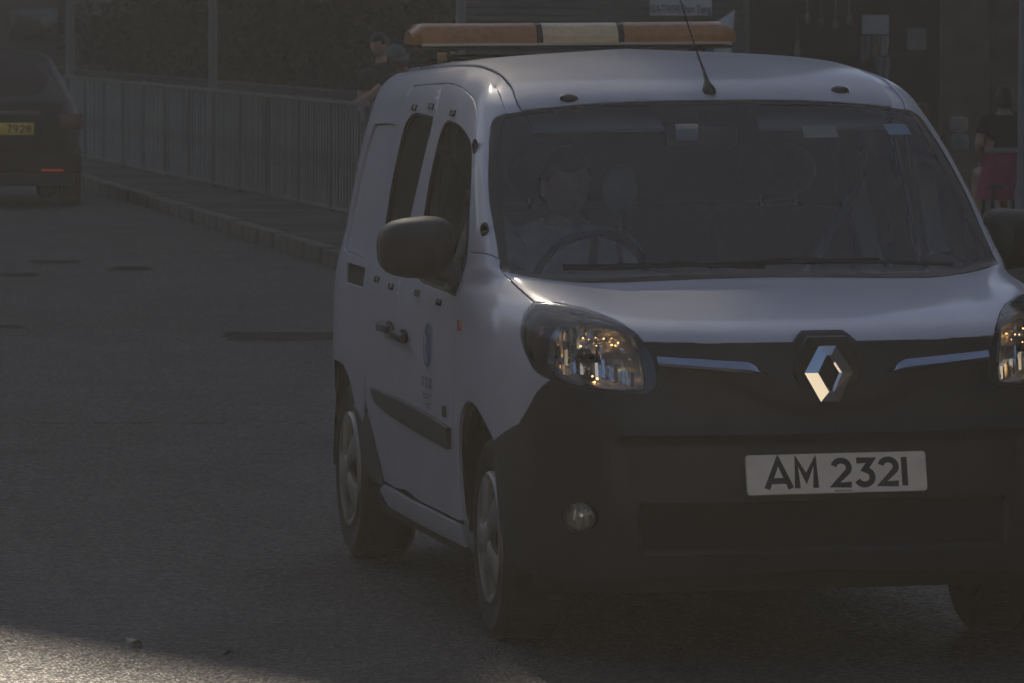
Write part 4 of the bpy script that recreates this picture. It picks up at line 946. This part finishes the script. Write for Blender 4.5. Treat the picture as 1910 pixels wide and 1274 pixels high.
# broken edges of the pavement where the light catches: loose slabs
# leaf on the road
V, F = [], []; c = np.array([-1.99, .83, .012])
for i in range(9):
    t = i/8; wv_ = .020*math.sin(math.pi*t)**.8; V += [(-.05+.10*t, -wv_, .012*math.sin(t*5)), (-.05+.10*t, 0, .004+.012*math.sin(t*5)), (-.05+.10*t, wv_, .014*math.sin(t*5+.5)+.006)]
for i in range(8):
    for r in (0, 1): a = 3*i+r; F.append((a, a+1, a+4, a+3))
lf = raw('dry_leaf', V, F, mat('leaf_dry', (.34, .33, .28), .6), None, 60); lf.location = c; lf.rotation_euler = (0, 0, .9); tag(lf, 'small pale dry leaf lying on the road at the edge of the sunlit patch', 'leaf')
lf2 = lf.copy(); C.objects.link(lf2); lf2.location = (-1.74, .55, .008); lf2.scale = (.45, .6, .6); lf2.rotation_euler = (0, 0, 2.2); lf2.data = lf.data.copy(); lf2.data.materials[0] = mat('leaf_brown', (.05, .035, .02), .8); tag(lf2, 'tiny brown scrap of leaf on the shaded road beside the pale leaf', 'leaf')
# ------------------------------------------------------------------ railing along the pavement
rail_m = mat('railing_paint', (.30, .31, .29), .6, noise=(3, .2, 4)); 
fence = empty('pavement_railing', 'grey green metal railing of close upright bars along the back of the pavement', 'railing', (4.32, 24, .12))
bm = bmesh.new(); add_box(bm, (0, 0, .53), (.012, .012, .98)); bar0 = obj('bar', bm, rail_m, fence)
bm = bmesh.new(); add_box(bm, (0, 0, .54), (.05, .05, 1.08), None, .006); post0 = obj('post', bm, mat('railing_frame', (.12, .125, .12), .7), fence)
bm = bmesh.new(); add_box(bm, (0, 0, 0), (.040, 1.98, .032), None, .005); rl0 = obj('rail', bm, MATS['railing_frame'], fence)
used = [0, 0, 0]; nb_ = 0; xs_ = []
def put(o0, i, loc):
    o = o0 if used[i] == 0 else o0.copy()
    if used[i]: C.objects.link(o); o.parent = fence
    used[i] += 1; o.location = loc; return o
extra = bmesh.new()
for q in range(0, 25):
    y = q*2.0
    put(post0, 1, (0, y, 0))
    for z in (.035, 1.045): put(rl0, 2, (0, y+1, z))
    for b in range(1, 12):
        if nb_ < 298: put(bar0, 0, (rng.normal(0, .002), y+b*2/12, 0)); nb_ += 1
        else: add_box(extra, (0, y+b*2/12, .53), (.012, .012, .98))
tag(obj('bars_beyond', extra, rail_m, fence), kind='stuff')
# ------------------------------------------------------------------ poles
pole_m = mat('galvanised_pole', (.22, .235, .25), .5, metal=.2, noise=(4, .15, 4)); pole_d = mat('dull_pole', (.11, .11, .105), .7)
def pole(u, d, wpx, m, h, label):
    p = at(u, 60, d); r = wpx/2*d/FPX; o = empty('lamp_post', label, 'post', (p[0], p[1], .12), group='posts along the pavement')
    tube('shaft', [(0, 0, 0), (0, 0, h)], [r, r*.8], m, o, 16); tube('base_collar', [(0, 0, 0), (0, 0, .35), (0, 0, .42)], [r*1.5, r*1.5, r], m, o, 16); return o
pole(397, 66, 17, pole_d, 7, 'dull grey post standing behind the railing, nearer of the two left of the van')
pole(131, 78, 17, pole_d, 7, 'faint dark grey post farther off above the black car')
pole(859, 49.5, 19, pole_m, 7, 'pale grey metal post rising behind the van roof beside the bent man')
pole(1908, 49, 16, pole_m, 5, 'pale upright pipe at the right edge beside the seated woman')
# ------------------------------------------------------------------ black car ahead, seen from behind
carp = mat('black_car_paint', (.006, .006, .007), .55, 0, 0, .25); cgl = glass_mat('car_glass', (.10, .11, .12))
pc = at(165, 388, 57.0); cx0 = pc[0]-.90
car = empty('black_car', 'black car driving away at the left edge, yellow rear number plate showing', 'car', (cx0, pc[1], 0), -.02)
def car_ring(z):   # half outline of the plan at height z: (x, y) from the rear centre to the front
    wz = np.interp(z, [.22, .4, .75, .95, 1.05, 1.35, 1.55, 1.60], [.82, .88, .90, .88, .84, .70, .60, .50])
    yr = np.interp(z, [.22, .4, .7, .95, 1.05, 1.35, 1.55, 1.60], [.12, .02, 0, .06, .10, .48, .85, 1.15])
    yf = np.interp(z, [.22, .4, .7, .95, 1.05, 1.35, 1.55, 1.60], [4.2, 4.3, 4.3, 3.9, 3.0, 2.6, 2.2, 1.9]); return wz, yr, yf
bm = bmesh.new(); rows = []
for z in np.concatenate([np.linspace(.22, 1.6, 22)]):
    wz, yr, yf = car_ring(z); ring = []
    for t in np.linspace(0, 2*math.pi, 49)[:-1]:
        e = .38; c_, s_ = math.cos(t), math.sin(t); ring.append(bm.verts.new((wz*math.copysign(abs(c_)**e, c_), (yr+yf)/2+(yf-yr)/2*math.copysign(abs(s_)**e, s_), z)))
    rows.append(ring)
for a, b in zip(rows, rows[1:]):
    for i in range(48): bm.faces.new((a[i], a[(i+1) % 48], b[(i+1) % 48], b[i]))
bm.faces.new(rows[0]); bm.faces.new(rows[-1]); obj('body', bm, carp, car, 50)
def cq(name, pts, m, par=car, th=.01):
    bm = bmesh.new(); a = [bm.verts.new(p) for p in pts]; b = [bm.verts.new((p[0], p[1]+th, p[2])) for p in pts]; bm.faces.new(a); bm.faces.new(b); n = len(pts)
    for i in range(n): bm.faces.new((a[i], a[(i+1) % n], b[(i+1) % n], b[i]))
    return obj(name, bm, m, par, 40)
cq('rear_window', [(-.68, .125, 1.08), (.68, .125, 1.08), (.55, .72, 1.47), (-.55, .72, 1.47)], mat('dark_rear_glass', (.008, .008, .009), .35, 0, 0, .3))
box('rear_bumper', (0, .0, .45), (1.66, .12, .22), carp, car, bev=.05)
box('bumper_skirt', (0, .03, .30), (1.5, .10, .14), plastic, car, bev=.03)
for s_ in (-1, 1):
    box('tail_lamp', (s_*.72, .045, .88), (.24, .06, .16), mat('tail_lamp_red', (.06, .008, .008), .2), car, bev=.03)
    box('glowing_strip', (s_*.52, -.066, .385), (.22, .012, .016), mat('red_glow', (.5, .05, .03), .4, emit=((1, .10, .05), .10)), car, bev=.004)  # red strip brightened by a faint glow of its own
    for y in (.85, 3.45):
        bm, _ = lathe([(.20, -.10), (.30, -.10), (.32, -.06), (.32, .06), (.30, .10), (.20, .10), (.18, .06), (.001, .06)], 28, 'X'); o = obj('wheel', bm, rubber, car, 40); o.location = (s_*.78, y, .32)
box('boot_handle', (-.1, -.02, .97), (1.0, .03, .03), mat('dull_chrome', (.12, .13, .16), .4, metal=.6), car)
cpl = box('number_plate', (0, 0, 0), (.52, .012, .125), yplate, car)
V, F, tw = plate_text('7928', .079, .015, .013, .03); V = [(v[0]+.235-tw, -.0075, v[1]-.040) for v in V]; raw('lettering', V, F, ink, cpl)
cpl.location = (np.dot(at(61, 240, 56.9)-pc, [1, 0, 0])+.90-.26, -.045, at(61, 240, 56.9)[2]); cpl.rotation_euler = (math.radians(-8), 0, 0)
# ------------------------------------------------------------------ people on the pavement
def P3(u, v, d): return at(u, v, d)
d0 = 52.0
man = dict(pelvis=P3(800, 262, d0+.2), chest=P3(772, 165, d0), neck=P3(752, 138, d0-.08), head=P3(741, 108, d0-.16),
  shl=P3(727, 150, d0), ell=P3(697, 175, d0-.05), wrl=P3(664, 192, d0), shr=P3(815, 138, d0), elr=P3(846, 118, d0+.1), wrr=P3(850, 165, d0-.1), hdr=(.05, -.2, -1),
  hipl=P3(780, 272, d0+.2), knl=P3(745, 350, d0+.1), anl=P3(700, 420, d0+.25), tol=P3(668, 432, d0+.1), hipr=P3(822, 272, d0+.2), knr=P3(832, 345, d0), anr=P3(840, 418, d0+.2), tor=P3(832, 430, d0))
person('man in a grey cap and dark top bending forward, one arm along the railing', man, cap=cap_g, hair=hair_k, clothes=[('shirt', ('torso', 'sleeve'), dark_cloth, .016), ('shorts', ('leg', 'hip'), grey_cloth, .018), ('sandals', ('foot',), black_cloth, .01)], look=.35)
d1 = 53.6; bx = P3(708, 86, d1)
wal = dict(head=bx, neck=bx+[.03, .02, -.15], chest=bx+[.06, .04, -.36], pelvis=bx+[.08, .05, -.78], shl=bx+[-.13, .04, -.27], ell=bx+[-.16, .10, -.56], wrl=bx+[-.12, -.06, -.76], shr=bx+[.24, .04, -.27], elr=bx+[.27, .10, -.56], wrr=bx+[.24, -.06, -.78],
  hipl=bx+[-.02, .05, -.84], knl=bx+[-.02, .0, -1.22], anl=bx+[-.02, .05, -1.56], tol=bx+[-.03, -.09, -1.60], hipr=bx+[.18, .05, -.84], knr=bx+[.18, .0, -1.22], anr=bx+[.18, .05, -1.56], tor=bx+[.17, -.09, -1.60])
person('bareheaded man with dark hair standing close behind the man in the grey cap', wal, hair=hair_k, clothes=[('shirt', ('torso', 'sleeve'), mat('olive_cloth', (.035, .036, .030), .9), .014), ('trousers', ('leg', 'hip', 'shin'), black_cloth, .014), ('shoes', ('foot',), black_cloth, .01)], look=-.9)
d2 = 50.0; wc = P3(1874, 186, d2)
wom = dict(head=wc, neck=wc+[.0, .01, -.14], chest=wc+[0, .02, -.30], pelvis=wc+[0, .05, -.66], shl=wc+[-.17, .02, -.20], ell=wc+[-.24, -.02, -.42], wrl=wc+[-.14, .2, -.56], shr=wc+[.17, .02, -.20], elr=wc+[.24, -.02, -.42], wrr=wc+[.14, .2, -.56],
  hipl=wc+[-.10, .0, -.70], knl=wc+[-.13, .40, -.66], anl=wc+[-.13, .42, -1.05], tol=wc+[-.13, .56, -1.09], hipr=wc+[.10, .0, -.70], knr=wc+[.13, .40, -.66], anr=wc+[.13, .42, -1.05], tor=wc+[.13, .56, -1.09])
wo_ = person('seated woman in a black top and magenta skirt at the right edge', wom, hair=hair_k, clothes=[('top', ('torso', 'sleeve', 'hip'), black_cloth, .016), ('shoes', ('foot',), black_cloth, .01)], look=2.6)
bm = bmesh.new(); pr = None
for (dz, rx, ry, oy) in ((-.46, .155, .13, .03), (-.50, .165, .14, .02), (-.62, .185, .20, .05), (-.80, .21, .26, .10), (-.90, .215, .27, .12)):
    ring = [bm.verts.new((wc[0]+rx*math.cos(t)*(1+.03*math.sin(7*t)), wc[1]+oy+ry*math.sin(t), wc[2]+dz)) for t in np.linspace(0, 2*math.pi, 37)[:-1]]
    if pr:
        for i in range(36): bm.faces.new((pr[i], pr[(i+1) % 36], ring[(i+1) % 36], ring[i]))
    pr = ring
obj('skirt', bm, magenta, wo_, 60)
bm, _ = lathe([(.160, -.475), (.164, -.455), (.160, -.430)], 30, 'Z'); wb = obj('waistband', bm, mat('pale_waistband', (.34, .30, .30), .8), wo_, 60); wb.location = (wc[0], wc[1]+.03, wc[2])
st_ = empty('stool', 'dark low stool under the seated woman', 'stool', (wc[0], wc[1]+.02, .128)); sh_ = wc[2]-.78-.128
box('seat', (0, 0, sh_), (.34, .34, .04), shell, st_)
for a in (-1, 1):
    for b in (-1, 1): box('leg', (a*.14, b*.14, sh_/2), (.03, .03, sh_), shell, st_)
# ------------------------------------------------------------------ shop fronts and hoarding on the right
shut = empty('roller_shutter', 'dark grey roller shutter of narrow horizontal slats behind the light bar', 'shutter', tuple(at(1125, 300, 60)*[1, 1, 0]+[0, 0, .128]), -YAW)
wS = 520*60/FPX; slat_m = mat('shutter_grey', (.085, .088, .088), .6, noise=(2, .15, 4, (1, 1, 6)))
bm = bmesh.new(); add_box(bm, (0, 0, 0), (wS, .03, .072), None, .012); sl0 = obj('slat', bm, slat_m, shut, 40)
for i in range(36):
    o = sl0 if i == 0 else sl0.copy()
    if i: C.objects.link(o); o.parent = shut
    o.location = (0, rng.normal(0, .002), .04+i*.078)
for s_ in (-1, 1): box('guide_channel', (s_*(wS/2+.03), 0, 1.45), (.06, .08, 2.9), slat_m, shut)
def board(name, label, cat, u0, v0, u1, v1, d, m, th=.012, rz=None):
    c = (at(u0, v0, d)+at(u1, v1, d))/2; o = empty(name, label, cat, tuple(c), -YAW if rz is None else rz)
    box('board', (0, 0, 0), ((u1-u0)*d/FPX, th, (v1-v0)*d/FPX), m, o, bev=.003); return o
signm = mat('white_sign', (.62, .62, .60), .6, noise=(6, .08, 4)); paper = mat('old_paper', (.30, .305, .30), .8, noise=(8, .15, 4)); dimp = mat('dim_paper', (.15, .15, .15), .8, noise=(8, .2, 4)); sink = mat('sign_ink', (.04, .04, .10), .6)
sg = board('site_sign', 'white site sign with dark lettering fixed to the shutter above the light bar', 'sign', 1212, -42, 1328, 29, 59.6, signm)
def text(s, x, z, h, wd, m, par, y=-.012):
    cu = bpy.data.curves.new('t', 'FONT'); cu.body = s; cu.size = 1; cu.extrude = .004; tmp = bpy.data.objects.new('t', cu); C.objects.link(tmp)
    me = bpy.data.meshes.new_from_object(tmp.evaluated_get(bpy.context.evaluated_depsgraph_get())); bpy.data.objects.remove(tmp); bpy.data.curves.remove(cu); me.name = 'lettering'
    co = np.array([q.co[:] for q in me.vertices]); lo, hi = co.min(0), co.max(0); sc = wd/(hi[0]-lo[0]); sz = h/.73
    me.transform(Matrix(((sc, 0, 0, x-lo[0]*sc), (0, 0, -1, y), (0, sz, 0, z), (0, 0, 0, 1)))); me.materials.append(m); return link('lettering', me, par)
k_ = 59.6/FPX
text('GLA-TTW594', -56*k_, -30*k_, 15*k_, 52*k_, sink, sg); text('Sham Tseng', 2*k_, -30*k_, 15*k_, 54*k_, sink, sg)
box('sheet_joint', (-2*k_, -.008, 0), (.006, .004, 68*k_), greym, sg, bev=.001)
# white tarpaulin corner
bm = bmesh.new(); tpts = [(1371, 18), (1326, 48), (1318, 100), (1340, 130), (1361, 130)]
a_ = [bm.verts.new(at(u, v, 56)) for u, v in tpts]; b_ = [bm.verts.new(at(u, v, 56.05)) for u, v in tpts]; cc_ = bm.verts.new((at(1348, 62, 55.93)))
for i in range(5): bm.faces.new((a_[i], a_[(i+1) % 5], cc_)); bm.faces.new((a_[i], a_[(i+1) % 5], b_[(i+1) % 5], b_[i]))
bm.faces.new(b_); tag(obj('folded_parasol', bm, mat('white_canvas', (.55, .56, .54), .8), None, 20), 'white folded canvas parasol poking up behind the right end of the light bar', 'parasol')
# shop: brown tiled pier, dark opening, things hanging and stuck up
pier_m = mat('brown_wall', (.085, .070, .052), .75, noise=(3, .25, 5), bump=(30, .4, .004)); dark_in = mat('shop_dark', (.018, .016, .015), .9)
c = at(1740, 300, 62); shop = empty('shop_front', 'dim brown shop front with a dark open bay on the right', 'shop', (c[0], c[1], .128), -YAW)
kk = 62/FPX
def shp(name, u0, u1, z0, z1, dy, th, m): return box(name, (((u0+u1)/2-1740)*kk, dy, (z0+z1)/2), ((u1-u0)*kk, th, z1-z0), m, shop, bev=.01)
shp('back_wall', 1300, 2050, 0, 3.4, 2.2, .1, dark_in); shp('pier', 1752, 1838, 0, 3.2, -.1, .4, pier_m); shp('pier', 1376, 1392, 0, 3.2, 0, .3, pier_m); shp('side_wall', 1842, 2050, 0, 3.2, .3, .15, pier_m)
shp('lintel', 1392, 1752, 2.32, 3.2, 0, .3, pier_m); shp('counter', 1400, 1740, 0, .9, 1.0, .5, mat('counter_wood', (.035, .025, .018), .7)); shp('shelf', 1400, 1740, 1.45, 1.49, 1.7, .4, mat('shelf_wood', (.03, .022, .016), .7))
for i, (u, v, w_, h_) in enumerate(((1506, 34, 10, 22), (1532, 40, 14, 20), (1558, 44, 10, 16), (1584, 38, 8, 26), (1487, 92, 7, 34))):
    p = at(u, v, 61); bm = bmesh.new(); k2 = 61/FPX; bmesh.ops.create_uvsphere(bm, u_segments=12, v_segments=10, radius=1); bmesh.ops.scale(bm, vec=(w_*k2*.5, .06, h_*k2*.5), verts=bm.verts)
    for q in bm.verts: q.co.x *= 1-.35*max(0, q.co.z/(h_*k2*.5)); q.co += Vector(rng.normal(0, .006, 3))
    add_tube(bm, [(0, 0, h_*k2*.45), (0, 0, h_*k2*.5+.25)], .006, 5)
    o = obj('hanging_bag', bm, mat('bag_%d' % (i % 3), [(.16, .15, .13), (.11, .11, .11), (.20, .20, .19)][i % 3], .7), None, 60); o.location = p
    tag(o, ['leftmost small pale bag hanging in the dark shop bay', 'plump grey bag hanging second in the shop bay', 'small white bag hanging third in the shop bay', 'narrow pale bag hanging beside the paper notice', 'slim pale bag hanging low near the van roof'][i], 'bag', 'bags hanging in the shop')
board('paper_notice', 'pale paper notice hung up in the shop bay, larger and brighter of the two', 'notice', 1608, 28, 1658, 64, 60.6, paper)
board('paper_notice', 'dim grey paper notice farther right in the shop bay', 'notice', 1692, 53, 1728, 93, 60.8, dimp)
for i, (u0, u1, v0, v1) in enumerate(((1606, 1622, 66, 116), (1628, 1640, 66, 106), (1644, 1656, 66, 104), (1634, 1658, 106, 152))):
    p = at((u0+u1)/2, (v0+v1)/2, 60.8); k2 = 60.8/FPX; V, F = [], []; N_ = 9; W_ = (u1-u0)*k2; H_ = (v1-v0)*k2
    for r in range(7):
        for q in range(N_): x = W_*(q/(N_-1)-.5); V.append((x*(1+.1*math.sin(r)), .02*math.sin(q*1.7+r*.3), H_*(.5-r/6)))
    for r in range(6):
        for q in range(N_-1): a = r*N_+q; F.append((a, a+1, a+N_+1, a+N_))
    o = raw('hanging_cloth', V, F, [dimp, dimp, paper, mat('pale_cloth', (.15, .155, .165), .9)][i], None, 60); o.location = p; o.rotation_euler = (0, 0, -YAW); sol = o.modifiers.new('Thick', 'SOLIDIFY'); sol.thickness = .01
    tag(o, ['long dim cloth hanging left under the paper notice', 'short dim cloth hanging in the middle under the paper notice', 'pale narrow cloth hanging right under the paper notice', 'wide pale cloth hanging lowest, just above the van roof'][i], 'cloth', 'cloths hanging under the notice')
for i, (v0, v1, m_, lab) in enumerate(((217, 247, mat('meter_pink', (.20, .155, .145), .6, noise=(20, .2, 3)), 'pinkish rounded box on the brown pier, upper of two'), (249, 279, mat('meter_grey', (.18, .195, .185), .6, noise=(20, .2, 3)), 'greenish grey rounded box on the brown pier, lower of two'))):
    p = at(1788+2*i, (v0+v1)/2, 60.3); k2 = 60.3/FPX; o = empty('meter_box', lab, 'box', tuple(p), -YAW, 'boxes on the pier'); box('case', (0, 0, 0), (33*k2, .12, 29*k2), m_, o, bev=.05)
    bm, _ = lathe([(.001, -.075), (.05, -.07), (.055, -.055)], 20, 'Y'); obj('dial', bm, dimp, o, 40)
# ------------------------------------------------------------------ left background: wall, panels, shrubs, trees
wl = at(180, 200, 105); fw_m = mat('far_wall', (.050, .046, .044), .85, noise=(.8, .25, 5)); pk = mat('far_panel', (.085, .066, .060), .85, noise=(1, .15, 4)); kw = 105/FPX
fb = empty('far_building', 'dim pinkish grey building far down the road above the black car', 'building', (wl[0], wl[1], 0), -YAW)
def fbp(name, u0, u1, v0, v1, dy, m): return box(name, (((u0+u1)/2-180)*kw, dy, 1.92-((v0+v1)/2-41.5)*kw), ((u1-u0)*kw, .3, (v1-v0)*kw), m, fb, bev=.01)
fbp('wall', -120, 360, -400, 232, .3, fw_m); fbp('panel', 232, 288, -200, 60, 0, pk); fbp('panel', 170, 205, -200, 66, 0, pk); fbp('panel', 230, 282, 126, 152, -.1, mat('pale_panel', (.11, .095, .088), .85)); fbp('dark_bay', 296, 345, 10, 120, -.05, shell); fbp('ledge', 95, 210, 136, 144, -.3, mat('ledge', (.09, .09, .088), .8)); fbp('window', 20, 110, 20, 80, 0, gloss_black)
leaf_m = [mat('foliage_%d' % i, c_, .95, 0, 0, .05, noise=(1.5, .3, 3)) for i, c_ in enumerate(((.024, .028, .017), (.030, .034, .020), (.020, .023, .016)))]
bark = mat('bark', (.04, .034, .028), .9)
def crown(name, par, c_, r_, n, m, lf_=.10):
    ce = []; 
    for i in range(26):
        d = rng.normal(0, 1, 3); d /= np.linalg.norm(d); ce.append(d*np.array(r_)*rng.uniform(.35, .95))
    ce = np.array(ce); k = rng.integers(0, len(ce), n); P = ce[k]+rng.normal(0, .19, (n, 3))*np.array(r_)
    A = rng.normal(0, 1, (n, 3)); A /= np.linalg.norm(A, axis=1)[:, None]; B = np.cross(A, rng.normal(0, 1, (n, 3))); B /= np.linalg.norm(B, axis=1)[:, None]
    s = lf_*rng.uniform(.6, 1.4, (n, 1)); V = np.stack([P-A*s, P+B*s*.45, P+A*s, P-B*s*.45], 1).reshape(-1, 3)+np.array(c_)
    me = bpy.data.meshes.new(name); me.vertices.add(len(V)); me.vertices.foreach_set('co', V.ravel()); me.loops.add(n*4); me.loops.foreach_set('vertex_index', np.arange(n*4)); me.polygons.add(n); me.polygons.foreach_set('loop_start', np.arange(n)*4); me.update(calc_edges=True); me.materials.append(m); return link(name, me, par)
def tree(u, d, h, cr, lab, m, grp='trees beyond the railing'):
    p = at(u, 60, d); t = empty('tree', lab, 'tree', (p[0], p[1], .1), group=grp)
    bm = bmesh.new(); add_tube(bm, [(0, 0, 0), (.05, 0, h*.3), (-.04, .03, h*.6), (0, 0, h*.9)], [.20, .16, .12, .04], 10)
    for q in range(6): a = q*1.1; z = h*(.35+.08*q); add_tube(bm, [(0, 0, z), (cr*.5*math.cos(a), cr*.5*math.sin(a), z+.5), (cr*.8*math.cos(a), cr*.8*math.sin(a), z+.9)], [.07, .045, .02], 6)
    obj('trunk', bm, bark, t, 50); crown('crown', t, (0, 0, h*.62), (cr, cr, h*.46), 9000, m); return t
def shrub(u, d, w_, h_, lab, m):
    p = at(u, 60, d); t = empty('shrub', lab, 'shrub', (p[0], p[1], .1), group='shrubs behind the railing')
    bm = bmesh.new()
    for q in range(5): a = q*1.3; add_tube(bm, [(0, 0, 0), (.2*w_*math.cos(a), .2*w_*math.sin(a), h_*.6)], [.04, .015], 6)
    obj('stem', bm, bark, t, 50); crown('foliage', t, (0, 0, h_*.55), (w_, w_, h_*.55), 6500, m, .09)
for i, (u, d, w_, h_, lab) in enumerate(((470, 84, 1.6, 2.6, 'dark shrub right behind the grey post'), (580, 80, 1.7, 2.7, 'dark green shrub between the grey post and the two men'), (690, 76, 1.6, 2.8, 'dense dark shrub behind the heads of the two men'), (800, 78, 1.6, 2.6, 'dark shrub above the left end of the light bar'), (330, 92, 1.6, 2.4, 'low dark shrub left of the grey post'), (930, 74, 1.5, 2.6, 'dark shrub behind the pale post and the light bar'))):
    shrub(u, d, w_, h_, lab, leaf_m[i % 3])
for i, (u, d, h, cr, lab) in enumerate(((420, 100, 6.5, 3.2, 'tree with a dark crown behind the left shrubs'), (640, 98, 7.5, 3.6, 'tall dark tree filling the space over the two men'), (840, 96, 7, 3.4, 'dark tree behind the light bar'), (540, 112, 8, 3.6, 'farthest dark tree between the other two'))):
    tree(u, d, h, cr, lab, leaf_m[(i+1) % 3])
pw = empty('backing_wall', 'low dark wall added behind the railing to cover bright ground', 'wall', (6.3, 62, .12)); box('wall', (0, 0, .5), (.25, 74, 1.0), mat('backing_m', (.018, .018, .017), .9, noise=(2, .3, 5)), pw)  # added so the gaps between the bars stay dark
# added hill beyond the street, its sloping edge shaped to shade the road
con = mat('slit_concrete', (.24, .23, .22), .85, noise=(.3, .15, 5))
YH = 104.0; A0 = np.array([-2.45, .33]); dl_ = np.array([-.427, .904])
def edge(s, drop=0): P = A0+dl_*s; return (P[0]+drop*.55, (YH-P[1])*SUN[2]/SUN[1]-drop*.8)
EL = [edge(s) for s in (-7, 0, 20, 40, 60, 80, 104)]
ELd = [edge(s, 4.0) for s in (-7, 0, 20, 40, 60, 80, 104)]
V, F = [], []; prof = [(30, -1)]+[(30, ELd[0][1]+3), (8, ELd[0][1]+2)]+ELd+[(ELd[-1][0]-2, -1)]
for y in (YH+.3, YH+26): V += [(x, y, z) for x, z in prof]
n_ = len(prof); F = [tuple(range(n_)), tuple(range(2*n_-1, n_-1, -1))]+[(i, (i+1) % n_, n_+(i+1) % n_, n_+i) for i in range(n_)]
tag(raw('shade_hill', V, F, mat('hill_green', (.035, .038, .028), .95, noise=(.5, .4, 8))), kind='structure')
def block(name, label, c_, rz, w_, d_, h_, m_, floors):
    o = empty(name, label, 'building', (c_[0], c_[1], 0), rz); box('wall', (0, 0, h_/2), (w_, d_, h_), m_, o, bev=.02)
    for fl in range(floors):
        bm = bmesh.new(); n_ = int(w_/3.2)
        for q in range(n_): add_box(bm, (-w_/2+1.9+q*(w_-3.0)/max(1, n_-1), -d_/2-.02, 2.2+fl*3.1), (1.4, .06, 1.3))
        obj('window_row', bm, gloss_black, o)
    return o
blk = mat('unseen_wall', (.10, .095, .09), .85, noise=(.4, .2, 5))  # unseen blocks added to narrow the sky over the street
block('unseen_block', 'unseen pale building added behind the camera to bounce warm light at the van', (-3, -41, 0), math.pi, 36, 6, 9, mat('bounce_wall', (.58, .53, .43), .85, noise=(.4, .15, 5)), 2)  # added as a warm reflector for the van's front and lamps
block('unseen_block', 'unseen plain building added on the right to hold back sky light', (16, -6, 0), -math.pi/2, 70, 9, 17, blk, 5)
block('unseen_block', 'unseen low building added on the left to hold back sky light', (-25, -2, 0), math.pi/2, 82, 14, 12.6, blk, 4)
# added thin wall on the crest, pierced so slips of sun glint on the van
holes_ = []
for P, r_ in (((-.665, 1.70, 1.707), .10), ((-.58, 2.35, 1.775), .08), ((-.74, .58, 1.10), .10)):
    t = (YH-P[1])/SUN[1]; holes_.append((P[0]+SUN[0]*t, P[2]+SUN[2]*t, r_))
ELw = [edge(s, 5.5) for s in (-7, 0, 20, 40, 60, 80, 104)]; pts_ = EL+ELw[::-1]+[(8, ELw[0][1]), (8, EL[0][1])]; npt = len(pts_); out_ = list(pts_); ed_ = [(i, (i+1) % npt) for i in range(npt)]
for x, z, r_ in holes_:
    b = len(pts_); pts_ = pts_+[(x-r_, z-r_), (x+r_, z-r_), (x+r_, z+r_), (x-r_, z+r_)]; ed_ += [(b+i, b+(i+1) % 4) for i in range(4)]
rr = delaunay_2d_cdt([Vector(p) for p in pts_], ed_, [], 0, 1e-6); FF = []
for f in rr[2]:
    c = sum((np.array(rr[0][i]) for i in f))/3
    if inside(c, out_) and not any(abs(c[0]-x) < r_ and abs(c[1]-z) < r_ for x, z, r_ in holes_): FF.append(tuple(f))
sc_ = raw('slit_wall', [(v[0], YH, v[1]) for v in rr[0]], FF, con); sl_ = sc_.modifiers.new('Thick', 'SOLIDIFY'); sl_.thickness = .04; tag(sc_, kind='structure')
# ------------------------------------------------------------------ hazy air round everything
hm = bpy.data.materials.new('haze'); hm.use_nodes = True; hn = hm.node_tree; hn.nodes.clear()
ho = hn.nodes.new('ShaderNodeOutputMaterial'); hv = hn.nodes.new('ShaderNodeVolumePrincipled'); hv.inputs['Color'].default_value = (.93, .92, .90, 1); hv.inputs['Density'].default_value = .0013; hv.inputs['Anisotropy'].default_value = .4
hn.links.new(hv.outputs[0], ho.inputs['Volume'])
bm = bmesh.new(); add_box(bm, (0, 60, 35), (310, 210, 72)); tag(obj('haze', bm, hm), kind='stuff')
